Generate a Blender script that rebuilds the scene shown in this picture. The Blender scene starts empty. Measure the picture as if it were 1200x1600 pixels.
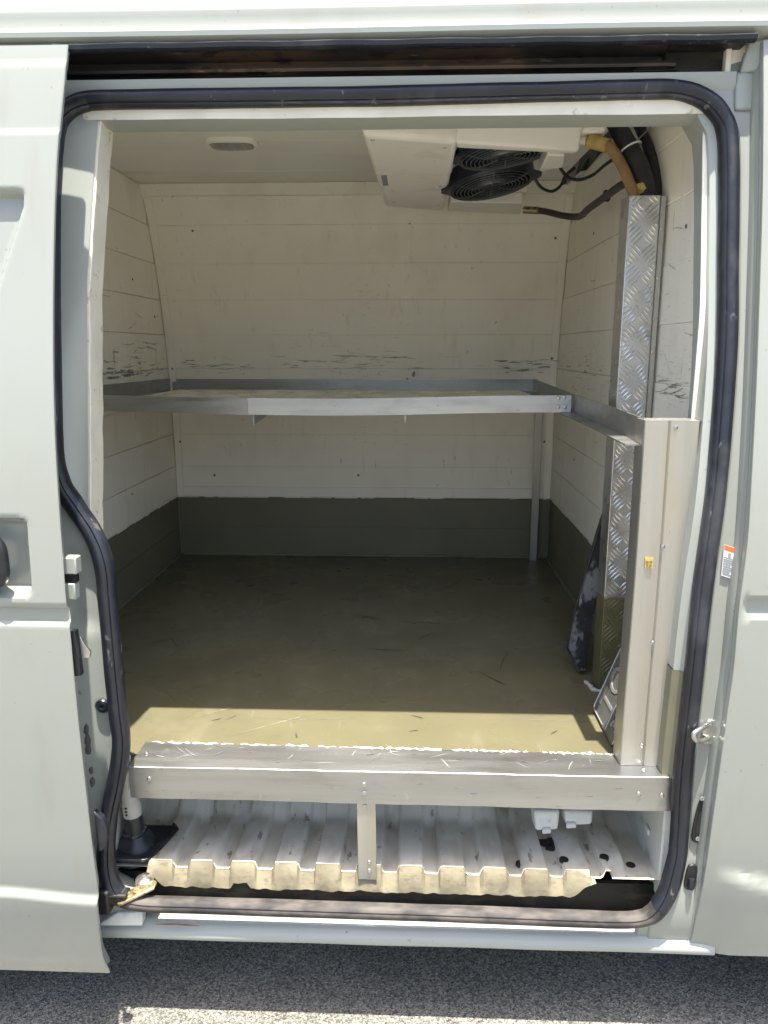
import bpy, bmesh, math, random
from mathutils import Vector, Matrix
random.seed(7)
R = math.radians
sc = bpy.context.scene
C = sc.collection

# ------------------------------------------------------------------ camera, sky, sun, exposure
CAM = Vector((0.0, -1.22, 1.22))
PITCH, YAW = R(12.0), R(2.2)
cd = bpy.data.cameras.new('camera')
cam = bpy.data.objects.new('camera', cd); C.objects.link(cam)
cam.location = CAM
FWD = Vector((-math.sin(YAW) * math.cos(PITCH), math.cos(YAW) * math.cos(PITCH), -math.sin(PITCH)))
RIGHT = FWD.cross(Vector((0, 0, 1))).normalized()
UPV = RIGHT.cross(FWD)
cam.rotation_euler = Matrix((RIGHT, UPV, -FWD)).transposed().to_euler()
cd.sensor_fit = 'VERTICAL'; cd.sensor_height = 36.0; cd.sensor_width = 27.0; cd.lens = 27.0
cd.clip_start = 0.02; cd.clip_end = 500
sc.camera = cam

SUN_EL, SUN_AZ = R(81.5), R(10)          # azimuth: to the right of straight behind the camera
to_sun = Vector((math.cos(SUN_EL) * math.sin(SUN_AZ), -math.cos(SUN_EL) * math.cos(SUN_AZ), math.sin(SUN_EL)))
w = bpy.data.worlds.new('World'); sc.world = w; w.use_nodes = True
nt = w.node_tree; bg = nt.nodes['Background']
sky = nt.nodes.new('ShaderNodeTexSky'); sky.sky_type = 'NISHITA'; sky.sun_disc = False
sky.sun_elevation = SUN_EL; sky.sun_rotation = math.atan2(to_sun.x, to_sun.y)
sky.air_density = 1.0; sky.dust_density = 4.0; sky.ozone_density = 1.0
nt.links.new(sky.outputs[0], bg.inputs[0]); bg.inputs[1].default_value = 0.125
sd = bpy.data.lights.new('sun', 'SUN'); sd.energy = 4.7; sd.angle = R(0.53); sd.color = (1.0, 0.94, 0.84)
so = bpy.data.objects.new('sun', sd); C.objects.link(so); so.location = (0, -3, 6)
so.rotation_euler = (-to_sun).to_track_quat('-Z', 'Y').to_euler()
sc.view_settings.view_transform = 'Standard'; sc.view_settings.look = 'None'
sc.view_settings.exposure = 1.6; sc.view_settings.gamma = 1.0
sc.view_settings.use_curve_mapping = False
sc.render.engine = 'CYCLES'
sc.cycles.use_denoising = True
sc.cycles.max_bounces = 8; sc.cycles.diffuse_bounces = 8; sc.cycles.glossy_bounces = 4

# ------------------------------------------------------------------ measuring helpers (photo measurements -> metres)
def _ray(px, py): return FWD + RIGHT * ((px - 600) / 1200) - UPV * ((py - 800) / 1200)
def at(px, py, y):
    d = _ray(px, py); return CAM + d * ((y - CAM.y) / d.y)
def atz(px, py, z):
    d = _ray(px, py); return CAM + d * ((z - CAM.z) / d.z)
def lerp_tab(tab, t):
    if t <= tab[0][0]: return tab[0][1]
    for (a, va), (b, vb) in zip(tab, tab[1:]):
        if t <= b: return va + (vb - va) * (t - a) / (b - a)
    return tab[-1][1]
def smooth_tab(tab, n=14):
    """resample a table with Catmull-Rom so that surfaces built on it are rounded"""
    out = []
    for i in range(len(tab) - 1):
        p0 = tab[max(i - 1, 0)]; p1 = tab[i]; p2 = tab[i + 1]; p3 = tab[min(i + 2, len(tab) - 1)]
        for k in range(n):
            t = k / n; x = p1[0] + (p2[0] - p1[0]) * t
            m1 = (p2[1] - p0[1]) / max(p2[0] - p0[0], 1e-6) * (p2[0] - p1[0])
            m2 = (p3[1] - p1[1]) / max(p3[0] - p1[0], 1e-6) * (p2[0] - p1[0])
            v = (2*t**3-3*t**2+1)*p1[1] + (t**3-2*t**2+t)*m1 + (-2*t**3+3*t**2)*p2[1] + (t**3-t**2)*m2
            out.append((x, v))
    out.append(tab[-1]); return out
# the van's outer side: depth of the skin by height (the flank leans in towards the roof)
YS = smooth_tab([(.10, -.02), (.2, -.045), (.32, -.068), (.45, -.077), (.7, -.078), (.95, -.066), (1.15, -.042), (1.35, -.006), (1.55, .034), (1.68, .064), (1.8, .10)])
def ys(z): return lerp_tab(YS, z)
def on(px, py, off):
    y = 0.0
    for _ in range(12):
        p = at(px, py, y); y = ys(p.z) + off
    return at(px, py, y)
def sstep(a, b, x):
    t = min(max((x - a) / (b - a), 0), 1); return t * t * (3 - 2 * t)
def bump(x, c, hw, soft):
    return sstep(c - hw - soft, c - hw, x) * (1 - sstep(c + hw, c + hw + soft, x))
def crom(pts, n=8, closed=False):
    P = [Vector(p) for p in pts]; out = []; N = len(P)
    for i in range(N if closed else N - 1):
        if closed: p0, p1, p2, p3 = P[i - 1], P[i], P[(i + 1) % N], P[(i + 2) % N]
        else: p0, p1, p2, p3 = P[max(i - 1, 0)], P[i], P[i + 1], P[min(i + 2, N - 1)]
        for k in range(n):
            t = k / n
            out.append(0.5 * ((2 * p1) + (p2 - p0) * t + (2*p0 - 5*p1 + 4*p2 - p3) * t*t + (3*p1 - p0 - 3*p2 + p3) * t**3))
    if not closed: out.append(P[-1])
    return out

# ------------------------------------------------------------------ mesh builder
class MB:
    def __init__(s): s.v = []; s.f = []
    def add(s, vs, fs):
        b = len(s.v); s.v += [tuple(v) for v in vs]; s.f += [tuple(b + i for i in f) for f in fs]; return s
    def hexa(s, c):   # 8 corners: bottom 4 ccw, top 4 ccw
        return s.add(c, [(0,3,2,1),(4,5,6,7),(0,1,5,4),(1,2,6,5),(2,3,7,6),(3,0,4,7)])
    def box(s, x0, x1, y0, y1, z0, z1):
        return s.hexa([(x0,y0,z0),(x1,y0,z0),(x1,y1,z0),(x0,y1,z0),(x0,y0,z1),(x1,y0,z1),(x1,y1,z1),(x0,y1,z1)])
    def obox(s, o, a, b, c):
        o, a, b, c = map(Vector, (o, a, b, c))
        return s.hexa([o, o+a, o+a+b, o+b, o+c, o+a+c, o+a+b+c, o+b+c])
    def prism(s, poly, d):   # poly: 3d points, extruded by vector d
        n = len(poly); P = [Vector(p) for p in poly]; d = Vector(d)
        return s.add(P + [p + d for p in P], [tuple(range(n))[::-1], tuple(range(n, 2*n))] + [(i, (i+1) % n, n + (i+1) % n, n + i) for i in range(n)])
    def loft(s, rows, close_u=False, caps=False):
        m = len(rows[0]); b = len(s.v)
        for r in rows: s.v += [tuple(p) for p in r]
        for i in range(len(rows) - 1):
            for j in range(m if close_u else m - 1):
                k = (j + 1) % m
                s.f.append((b + i*m + j, b + i*m + k, b + (i+1)*m + k, b + (i+1)*m + j))
        if caps:
            s.f.append(tuple(b + j for j in range(m))[::-1]); e = b + (len(rows)-1)*m
            s.f.append(tuple(e + j for j in range(m)))
        return s
    def tube(s, path, r, n=10, caps=True):
        P = [Vector(p) for p in path]; rows = []; ref = None
        for i, p in enumerate(P):
            t = (P[min(i+1, len(P)-1)] - P[max(i-1, 0)]).normalized()
            if ref is None: ref = t.orthogonal().normalized()
            ref = (ref - t * ref.dot(t)).normalized(); bn = t.cross(ref)
            rr = r(i / max(len(P)-1, 1)) if callable(r) else r
            rows.append([p + (ref * math.cos(2*math.pi*k/n) + bn * math.sin(2*math.pi*k/n)) * rr for k in range(n)])
        return s.loft(rows, True, caps)
    def lathe(s, o, axis, prof, n=24):
        o = Vector(o); a = Vector(axis).normalized(); u = a.orthogonal().normalized(); v = a.cross(u)
        rows = [[o + a*h + (u*math.cos(2*math.pi*k/n) + v*math.sin(2*math.pi*k/n))*r for k in range(n)] for r, h in prof]
        return s.loft(rows, True, True)
    def torus(s, o, axis, R_, r, n=32, m=6):
        o = Vector(o); a = Vector(axis).normalized(); u = a.orthogonal().normalized(); v = a.cross(u); b = len(s.v)
        for i in range(n):
            d = u*math.cos(2*math.pi*i/n) + v*math.sin(2*math.pi*i/n)
            for j in range(m): s.v.append(tuple(o + d*(R_ + r*math.cos(2*math.pi*j/m)) + a*r*math.sin(2*math.pi*j/m)))
        for i in range(n):
            for j in range(m):
                s.f.append((b+i*m+j, b+((i+1)%n)*m+j, b+((i+1)%n)*m+(j+1)%m, b+i*m+(j+1)%m))
        return s
def base_of(o):
    v = Vector((0, 0, 0))
    while o: v += o.location; o = o.parent
    return v
def build(name, mb, m, parent=None, smooth=None, bevel=0, label=None, kind=None, recalc=True, seg=2):
    me = bpy.data.meshes.new(name); off = base_of(parent)
    me.from_pydata([tuple(Vector(v) - off) for v in mb.v], [], mb.f)
    if recalc:
        bm = bmesh.new(); bm.from_mesh(me); bmesh.ops.recalc_face_normals(bm, faces=bm.faces); bm.to_mesh(me); bm.free()
    me.materials.append(m)
    if smooth is not None:
        me.shade_smooth(); me.set_sharp_from_angle(angle=R(smooth))
    o = bpy.data.objects.new(name, me); C.objects.link(o)
    if parent: o.parent = parent
    if bevel:
        md = o.modifiers.new('bevel', 'BEVEL'); md.width = bevel; md.segments = seg; md.limit_method = 'ANGLE'; md.angle_limit = R(30)
        if smooth is None: me.shade_smooth(); me.set_sharp_from_angle(angle=R(40))
    if label: o['label'] = label
    if kind: o['kind'] = kind
    return o
def thing(name, loc, label, cat, group=None):
    o = bpy.data.objects.new(name, None); C.objects.link(o); o.location = loc; o.empty_display_size = .05
    o['label'] = label; o['category'] = cat
    if group: o['group'] = group
    return o
def part(root, src, name, loc):
    """another copy of a small part that shares its mesh"""
    c = src.copy(); C.objects.link(c); c.parent = root; c.location = Vector(loc) - base_of(root); return c

# ------------------------------------------------------------------ materials
def mat(name, col, rough=.5, metal=0.0, coat=0.0, var=0.0, vscale=8.0, bump_=0.0, bscale=200.0, stretch=(1,1,1), dirt=None, spec=.5, rvar=0.0, patches=None):
    """dirt: list of (colour, scale, stretch, lo, hi, strength[, zlo, zhi, ylo, yhi]) real stains; patches likewise."""
    m = bpy.data.materials.new(name); m.use_nodes = True; t = m.node_tree; N = t.nodes; L = t.links
    b = N['Principled BSDF']; b.inputs['Roughness'].default_value = rough; b.inputs['Metallic'].default_value = metal
    b.inputs['Coat Weight'].default_value = coat; b.inputs['Coat Roughness'].default_value = .12
    b.inputs['Specular IOR Level'].default_value = spec
    geo = N.new('ShaderNodeNewGeometry')
    def noise(scale, st=(1,1,1), detail=2, rough_=.55):
        mp = N.new('ShaderNodeMapping'); mp.inputs['Scale'].default_value = st
        L.new(geo.outputs['Position'], mp.inputs[0])
        n = N.new('ShaderNodeTexNoise'); n.inputs['Scale'].default_value = scale; n.inputs['Detail'].default_value = detail
        n.inputs['Roughness'].default_value = rough_; L.new(mp.outputs[0], n.inputs['Vector']); return n.outputs['Fac']
    def ramp(sock, lo, hi):
        r = N.new('ShaderNodeMapRange'); r.inputs[1].default_value = lo; r.inputs[2].default_value = hi; r.interpolation_type = 'SMOOTHSTEP'
        L.new(sock, r.inputs[0]); return r.outputs[0]
    def mul(a, bb):
        k = N.new('ShaderNodeMath'); k.operation = 'MULTIPLY'
        for i, q in enumerate((a, bb)):
            if isinstance(q, (int, float)): k.inputs[i].default_value = q
            else: L.new(q, k.inputs[i])
        return k.outputs[0]
    def mix(fac, a, bb):
        k = N.new('ShaderNodeMix'); k.data_type = 'RGBA'
        L.new(fac, k.inputs[0])
        for idx, q in ((6, a), (7, bb)):
            if isinstance(q, tuple): k.inputs[idx].default_value = (*q[:3], 1)
            else: L.new(q, k.inputs[idx])
        return k.outputs[2]
    cur = tuple(col)
    if var:
        lo = tuple(max(c * (1 - var), 0) for c in col); hi = tuple(min(c * (1 + var * .6), 1) for c in col)
        cur = mix(ramp(noise(vscale, stretch), .3, .7), lo, hi)
    sep = None
    for d in (dirt or []):
        fac = ramp(noise(d[1], d[2], 3, .65), d[3], d[4])
        if len(d) > 6:
            if sep is None:
                sep = N.new('ShaderNodeSeparateXYZ'); L.new(geo.outputs['Position'], sep.inputs[0])
            zz = sep.outputs[2]; zl, zh = d[6], d[7]; sf = max((zh - zl) * .3, .004)
            fac = mul(fac, mul(ramp(zz, zl, zl + sf), ramp(zz, zh, zh - sf)))
        if len(d) > 8: fac = mul(fac, ramp(noise(d[8], (1, 1, 1), 1), .46, .60))
        fac = mul(fac, d[5]); cur = mix(fac, cur, d[0])
    if isinstance(cur, tuple): b.inputs['Base Color'].default_value = (*cur[:3], 1)
    else: L.new(cur, b.inputs['Base Color'])
    if rvar:
        rr = N.new('ShaderNodeMapRange'); rr.inputs[1].default_value = .3; rr.inputs[2].default_value = .7
        rr.inputs[3].default_value = max(rough - rvar, .03); rr.inputs[4].default_value = min(rough + rvar, 1)
        L.new(noise(vscale * 2.3, stretch), rr.inputs[0]); L.new(rr.outputs[0], b.inputs['Roughness'])
    if bump_:
        bn = N.new('ShaderNodeBump'); bn.inputs['Strength'].default_value = 1.0; bn.inputs['Distance'].default_value = bump_
        L.new(noise(bscale, stretch, 1), bn.inputs['Height']); L.new(bn.outputs[0], b.inputs['Normal'])
    return m
GRIME = (.09, .075, .055)
M = {}
M['paint'] = mat('white_body_paint', (.272, .288, .258), .26, coat=.5, var=.02, vscale=2.5, bump_=.0006, bscale=3.0,
                 dirt=[((.25, .235, .19), 14, (1, 1, .35), .56, .78, .35), ((.15, .135, .10), 80, (1, 1, 1), .70, .75, .55), ((.22, .21, .17), 5, (2.5, 1, .5), .55, .75, .3)])
M['jamb'] = mat('jamb_paint', (.33, .355, .325), .36, coat=.2, var=.03, vscale=3, bump_=.0004, bscale=12,
                dirt=[((.40, .38, .33), 9, (1, 1, .4), .58, .8, .3), ((.15, .13, .11), 70, (1, 1, .6), .69, .74, .7)])
M['jamb_dirty'] = mat('dirty_jamb_paint', (.66, .67, .61), .5, var=.06, vscale=6, bump_=.0004, bscale=40,
                dirt=[(GRIME, 14, (1, 1, 1), .5, .75, .55)])
M['rubber'] = mat('rubber_seal', (.012, .014, .021), .40, var=.3, vscale=12, bump_=.0006, bscale=60, rvar=.12,
                  dirt=[((.07, .073, .08), 12, (1, 1, .5), .52, .72, .5), ((.16, .155, .145), 55, (1, 1, .4), .66, .72, .6)])
M['rubber_dirty'] = mat('dusty_rubber', (.035, .032, .032), .7, var=.4, vscale=20, bump_=.001, bscale=70,
                  dirt=[((.11, .094, .082), 22, (.4, 1, 1), .42, .62, .8)])
M['black'] = mat('black_plastic', (.014, .015, .018), .4, var=.3, vscale=20, rvar=.1)
M['tar'] = mat('grease_black', (.012, .011, .010), .6, var=.4, vscale=20, bump_=.001, bscale=60,
                  dirt=[((.07, .055, .04), 30, (.4, 1, 1), .5, .7, .7)])
M['liner'] = mat('cream_wall_board', (.92, .885, .785), .42, var=.025, vscale=3.5, bump_=.0006, bscale=16, rvar=.08,
                 dirt=[((.72, .66, .53), 5, (1, 1, .5), .48, .75, .32), ((.60, .54, .42), 11, (3, 3, .3), .58, .74, .25),
                       ((.22, .21, .195), 15, (1, 1, 7), .57, .68, .7, 1.125, 1.215, 4.3),
                       ((.27, .26, .24), 20, (1, 1, 16), .60, .68, .6, 1.05, 1.27, 2.6),
                       ((.30, .28, .25), 24, (1.2, 1.2, 12), .66, .70, .6, .72, 1.66, 2.2),
                       ((.30, .28, .24), 55, (1, 1, .22), .69, .74, .5), ((.165, .158, .105), 13, (1, 1, .4), .47, .52, .97, .690, .7165)])
M['ceil'] = mat('ceiling_board', (.80, .80, .745), .4, var=.03, vscale=3, bump_=.0004, bscale=14,
                dirt=[((.5, .47, .4), 6, (.3, 1, 1), .52, .75, .25), ((.15, .14, .12), 120, (1, 1, 1), .74, .77, .6)])
M['edge'] = mat('sawn_board_edge', (.72, .69, .58), .6, var=.08, vscale=14, bump_=.0012, bscale=60,
                dirt=[((.30, .26, .2), 38, (1, 1, 1), .60, .70, .6)])
M['putty'] = mat('white_sealant', (.50, .495, .45), .5, var=.06, vscale=40, bump_=.001, bscale=120)
M['khaki'] = mat('khaki_floor_paint', (.138, .127, .074), .34, var=.10, vscale=3.2, bump_=.0008, bscale=24, rvar=.14,
                 dirt=[((.105, .10, .070), 3.2, (1, 1.5, 1), .46, .68, .55), ((.19, .175, .115), 5.5, (1.6, .8, 1), .54, .70, .35),
                       ((.21, .195, .14), 16, (6, .5, 1), .64, .74, .4), ((.22, .205, .15), 14, (.5, 5, 1), .66, .74, .4),
                       ((.05, .047, .036), 48, (.6, 1.2, 1), .69, .73, .75), ((.085, .08, .055), 20, (.35, 6, 1), .66, .71, .6)])
M['khaki_wall'] = mat('khaki_wall_paint', (.165, .158, .105), .5, var=.08, vscale=5, bump_=.0006, bscale=30,
                 dirt=[((.15, .14, .1), 9, (1, 1, 1), .55, .75, .4)])
M['alu'] = mat('mill_aluminium', (.40, .405, .395), .40, metal=.9, var=.08, vscale=9, bump_=.00025, bscale=90, stretch=(.15, 1, 3), rvar=.09,
               dirt=[((.30, .29, .27), 12, (.7, 1, 2), .50, .70, .5), ((.15, .145, .14), 45, (.6, 1.4, 3), .66, .72, .6), ((.52, .52, .50), 34, (2, .5, 1), .67, .72, .4)])
M['alu_v'] = mat('mill_aluminium_upright', (.47, .46, .415), .40, metal=.82, var=.07, vscale=9, bump_=.00025, bscale=90, stretch=(3, 1, .15), rvar=.09,
               dirt=[((.50, .44, .33), 7, (2, 1, .5), .52, .75, .5), ((.2, .18, .15), 60, (3, 1, .4), .69, .73, .5)])
M['tread'] = mat('tread_plate_aluminium', (.62, .615, .60), .36, metal=.9, var=.10, vscale=18, rvar=.1,
               dirt=[((.22, .21, .19), 16, (1, 1, 1), .56, .75, .5)])
M['tread_dirty'] = mat('worn_tread_plate', (.50, .485, .42), .45, metal=.4, var=.2, vscale=14, rvar=.1,
               dirt=[((.60, .53, .34), 10, (1, 1, 1), .45, .65, .5), ((.2, .185, .15), 22, (1, 1, 1), .58, .72, .5)])
M['tread_khaki'] = mat('khaki_painted_tread', (.115, .108, .052), .42, var=.15, vscale=14)
M['steel'] = mat('zinc_steel', (.52, .51, .48), .34, metal=.95, var=.12, vscale=40, rvar=.1)
M['brass'] = mat('gold_passivated_steel', (.50, .42, .25), .42, metal=.8, var=.3, vscale=45,
               dirt=[((.06, .05, .04), 60, (1, 1, 1), .52, .66, .8)])
M['pan'] = mat('floor_pan_paint', (.78, .74, .635), .5, var=.08, vscale=5, bump_=.0006, bscale=60, rvar=.12,
               dirt=[((.38, .34, .26), 8, (1.4, .6, 1), .44, .68, .6), ((.13, .115, .09), 26, (1.8, .6, 1), .61, .70, .7), ((.66, .67, .62), 30, (1, 1, 1), .64, .70, .5)])
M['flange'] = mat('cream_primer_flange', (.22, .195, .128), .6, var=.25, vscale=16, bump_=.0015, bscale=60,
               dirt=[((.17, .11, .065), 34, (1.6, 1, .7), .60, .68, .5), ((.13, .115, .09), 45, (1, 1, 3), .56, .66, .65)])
M['track'] = mat('greasy_track', (.035, .034, .038), .45, metal=.2, var=.4, vscale=14, stretch=(.2, 1, 1),
               dirt=[((.12, .082, .055), 7, (.6, 1, 1), .48, .64, .75), ((.30, .26, .19), 22, (.45, 1, 3), .61, .68, .6), ((.015, .014, .015), 24, (.7, 1, 2), .55, .63, .8)])
M['abs'] = mat('unit_casing_plastic', (.82, .80, .73), .42, var=.02, vscale=4, dirt=[((.55, .50, .41), 9, (1, 1, 1), .54, .76, .35), ((.2, .18, .15), 60, (1, 1, 1), .70, .74, .5)])
M['foam'] = mat('pipe_foam_black', (.017, .019, .028), .55, var=.3, vscale=30, bump_=.0015, bscale=70)
M['tan'] = mat('tan_hose_tape', (.30, .185, .09), .5, var=.15, vscale=25, bump_=.001, bscale=120)
M['yellow'] = mat('amber_foam', (.50, .36, .12), .6, var=.25, vscale=40, bump_=.004, bscale=60)
M['drain'] = mat('dark_drain_hose', (.05, .038, .036), .5, var=.3, vscale=30)
M['wire'] = mat('bright_wire', (.42, .44, .44), .4, metal=.6)
M['guard'] = mat('guard_wire', (.15, .16, .17), .4, metal=.5)
M['fanblk'] = mat('fan_black', (.014, .018, .032), .4, var=.2, vscale=20)
M['lens'] = mat('smoked_lamp_lens', (.27, .265, .24), .25, var=.15, vscale=40, stretch=(3, .3, 1))
M['green'] = mat('green_terminal', (.02, .14, .10), .4)
M['orange'] = mat('orange_print', (.72, .16, .05), .4)
M['white'] = mat('white_print', (.78, .79, .78), .4)
M['ink'] = mat('grey_print', (.26, .28, .29), .5)
M['plate'] = mat('number_plate_metal', (.20, .20, .19), .38, metal=.55, var=.12, vscale=22, rvar=.08)
M['plate_hi'] = mat('plate_raised_edge', (.58, .58, .55), .35, metal=.7)
M['wornblack'] = mat('worn_black_panel', (.020, .021, .025), .5, var=.4, vscale=20, bump_=.002, bscale=30,
               dirt=[((.19, .20, .21), 20, (1, 1, .7), .50, .60, .85), ((.30, .30, .29), 45, (1, 1, .5), .62, .70, .7)])
M['scrap'] = mat('crumpled_white_plastic', (.70, .69, .63), .45, var=.06, vscale=20, dirt=[((.2, .18, .14), 25, (1, 1, 1), .58, .72, .5)])
M['amber'] = mat('amber_tag', (.52, .40, .12), .5, var=.3, vscale=220)
M['dark'] = mat('dark_underbody', (.02, .02, .021), .8, var=.3, vscale=8)
M['badge'] = mat('grey_badge', (.19, .21, .225), .4, var=.15, vscale=150)

def asphalt():
    m = bpy.data.materials.new('asphalt'); m.use_nodes = True; t = m.node_tree; N = t.nodes; L = t.links
    b = N['Principled BSDF']; b.inputs['Roughness'].default_value = .85; b.inputs['Specular IOR Level'].default_value = .3
    g = N.new('ShaderNodeNewGeometry')
    v = N.new('ShaderNodeTexVoronoi'); v.inputs['Scale'].default_value = 340; L.new(g.outputs['Position'], v.inputs['Vector'])
    n = N.new('ShaderNodeTexNoise'); n.inputs['Scale'].default_value = 160; n.inputs['Detail'].default_value = 3; L.new(g.outputs['Position'], n.inputs['Vector'])
    big = N.new('ShaderNodeTexNoise'); big.inputs['Scale'].default_value = 3.5; big.inputs['Detail'].default_value = 5; L.new(g.outputs['Position'], big.inputs['Vector'])
    r = N.new('ShaderNodeValToRGB'); e = r.color_ramp.elements
    e[0].position = .0; e[0].position = .15; e[0].color = (.022, .023, .025, 1); e[1].position = 1; e[1].color = (.54, .512, .43, 1)
    q = r.color_ramp.elements.new(.45); q.color = (.15, .146, .131, 1); q = r.color_ramp.elements.new(.72); q.color = (.29, .278, .238, 1)
    sp = N.new('ShaderNodeSeparateColor'); L.new(v.outputs['Color'], sp.inputs[0])
    a = N.new('ShaderNodeMath'); a.operation = 'MULTIPLY_ADD'; a.inputs[1].default_value = .5; L.new(sp.outputs[0], a.inputs[0])
    k = N.new('ShaderNodeMath'); k.operation = 'MULTIPLY'; k.inputs[1].default_value = .55; L.new(n.outputs['Fac'], k.inputs[0]); L.new(k.outputs[0], a.inputs[2])
    L.new(a.outputs[0], r.inputs[0])
    rr = N.new('ShaderNodeMapRange'); rr.inputs[1].default_value = .3; rr.inputs[2].default_value = .7; rr.inputs[3].default_value = .75; rr.inputs[4].default_value = 1.1
    L.new(big.outputs['Fac'], rr.inputs[0])
    hs = N.new('ShaderNodeHueSaturation'); L.new(r.outputs[0], hs.inputs['Color']); L.new(rr.outputs[0], hs.inputs['Value'])
    L.new(hs.outputs[0], b.inputs['Base Color'])
    bp = N.new('ShaderNodeBump'); bp.inputs['Distance'].default_value = .0018; L.new(v.outputs['Distance'], bp.inputs['Height']); L.new(bp.outputs[0], b.inputs['Normal'])
    return m
M['asphalt'] = asphalt()

# ------------------------------------------------------------------ ground
g = MB(); S = 150
GZ = .018
g.add([(-S, -S, GZ), (S, -S, GZ), (S, S, GZ), (-S, S, GZ)], [(0, 1, 2, 3)])
build('ground', g, M['asphalt'], kind='structure')

# ------------------------------------------------------------------ the van
FZ, CZ = .50, 1.705                   # load floor and ceiling heights
XL, XR = -.83, .475                   # cold-box side walls
YB = smooth_tab([(.3, 1.42), (.7, 1.41), (1.0, 1.40), (1.17, 1.385), (1.42, 1.335), (1.6, 1.27), (1.705, 1.222), (1.85, 1.15)])
def yb(z): return lerp_tab(YB, z)
van = thing('panel_van', (-.1, .75, 0), 'white panel van with its side door slid open on an empty cold box', 'van')

# seal line around the door opening (photo measurements on the flank)
def soff(z): return .036 * sstep(.22, .42, z) + .006
SEAL_R = [(1000, 141), (1060, 142), (1100, 156), (1125, 181), (1136, 216), (1138, 300), (1137, 400), (1135, 540), (1124, 700), (1115, 790), (1097, 922), (1083, 1055),
          (1067, 1200), (1061, 1300), (1056, 1345), (1036, 1405), (1000, 1434)]
SEAL_L = [(165, 157), (133, 160), (110, 170), (93, 190), (86, 220), (81, 300), (80, 500), (84, 690), (95, 752), (118, 790), (146, 833), (163, 880), (169, 940), (178, 1040), (185, 1110), (190, 1160),
          (184, 1210), (172, 1270), (167, 1320), (169, 1360), (182, 1392), (215, 1409)]
def seal_pt(px, py):
    y = 0.0
    for _ in range(12):
        p = at(px, py, y); y = ys(p.z) + soff(p.z)
    return p
SR = [seal_pt(*p) for p in SEAL_R]; SL = [seal_pt(*p) for p in SEAL_L]
ST = [seal_pt(*p) for p in ((300, 155), (450, 153), (600, 151), (750, 147), (880, 144))]
SB = [seal_pt(*p) for p in ((900, 1434), (750, 1428), (600, 1423), (450, 1418), (300, 1413))]
xsr = [(p.z, p.x) for p in crom(SR, 6)][::-1]; xsl = [(p.z, p.x) for p in crom(SL, 6)][::-1]
EDGE_R = [(1193, 90), (1193, 200), (1192, 300), (1186, 500), (1180, 650), (1174, 760), (1168, 850), (1155, 952), (1146, 1050), (1136, 1120), (1114, 1280), (1093, 1413), (1077, 1483)]
xer = smooth_tab([(p.z, p.x) for p in (on(*q, 0) for q in EDGE_R)][::-1], 8)
zc0, zc1 = on(1190, 965, 0).z, on(1190, 933, 0).z     # waist groove on the flank
def flank(x, z):                                     # pressed shapes in the outer skin (metres, + is inward)
    d = .007 * bump(z, (zc0 + zc1) / 2, (zc1 - zc0) * .28, .008)
    d += .0012 * math.sin(x * 7 + z * 3) * .4
    return d
zflare = on(1150, 1383, 0).z
def flank_r(x, z):
    line = zflare + .03 - .035 * sstep(.50, .75, x) * 1.6
    return flank(x, z) - .010 * (1 - sstep(line - .012, line + .004, z)) * sstep(.50, .56, x)
ztop = at(600, 132, .082).z; x1h = .487
mb = MB(); rows = []
zb0 = on(1150, 1486, 0).z
zs = [zb0 + (1.668 - zb0) * i / 150 for i in range(151)]
for z in zs:
    xs, xe, y0 = lerp_tab(xsr, z), lerp_tab(xer, z), ys(z)
    if z > ztop: xs = max(xs, x1h - .004)
    o = soff(z) + .002
    xm = max(xs + .022, xe - .040)
    row = [(xs - .004, y0 + o + (.030 if z > .36 else .0045), z), (xs - .003, y0 + o + .004, z), (xs, y0 + o, z), (xs + .016, y0 + o - .001, z), (xs + .019, y0 + o - .004, z), ((xs + xe) / 2 + .004, y0 + o - .004, z),
           (xe - .006, y0 + o - .004, z), (xe - .004, y0 + o - .005, z), (xe - .003, y0 + o * .62, z), (xe - .001, y0 + o * .54, z), (xe + .0015, y0 + o * .46, z), (xe + .0005, y0 + o * .34, z), (xe - .0005, y0 + .004, z), (xe + .0005, y0 + .001, z), (xe + .004, y0, z)]
    for k in range(1, 34):
        x = xe + .006 + (1.55 - xe) * (k / 33) ** 1.7
        row.append((x, y0 + flank_r(x, z) * min(1, k / 2), z))
    rows.append(row)
mb.loft(rows)
build('front_body_side', mb, M['paint'], van, smooth=28, recalc=False)
# rear flank and pillar behind the open door
mb = MB(); rows = []
for z in [q for q in zs if q < 1.585]:
    xs, y0 = lerp_tab(xsl, z), ys(z); o = soff(z) + .002
    row = []
    for k in range(14):
        x = -1.75 + (xs - .115 + 1.75) * k / 13
        row.append((x, y0, z))
    row += [(xs - .105, y0 + .002, z), (xs - .097, y0 + .012, z), (xs - .090, y0 + o * .7, z), (xs - .075, y0 + o * .85 + .008 * bump(z, .83, .05, .03), z), (xs - .05, y0 + o - .002 + .012 * bump(z, .83, .05, .03), z), (xs - .02, y0 + o, z), (xs, y0 + o, z), (xs + .006, y0 + o + .004, z), (xs - .03, y0 + o + .06, z)]
    rows.append(row)
mb.loft(rows)
build('rear_body_side', mb, M['jamb'], van, smooth=40, recalc=False)

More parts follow.
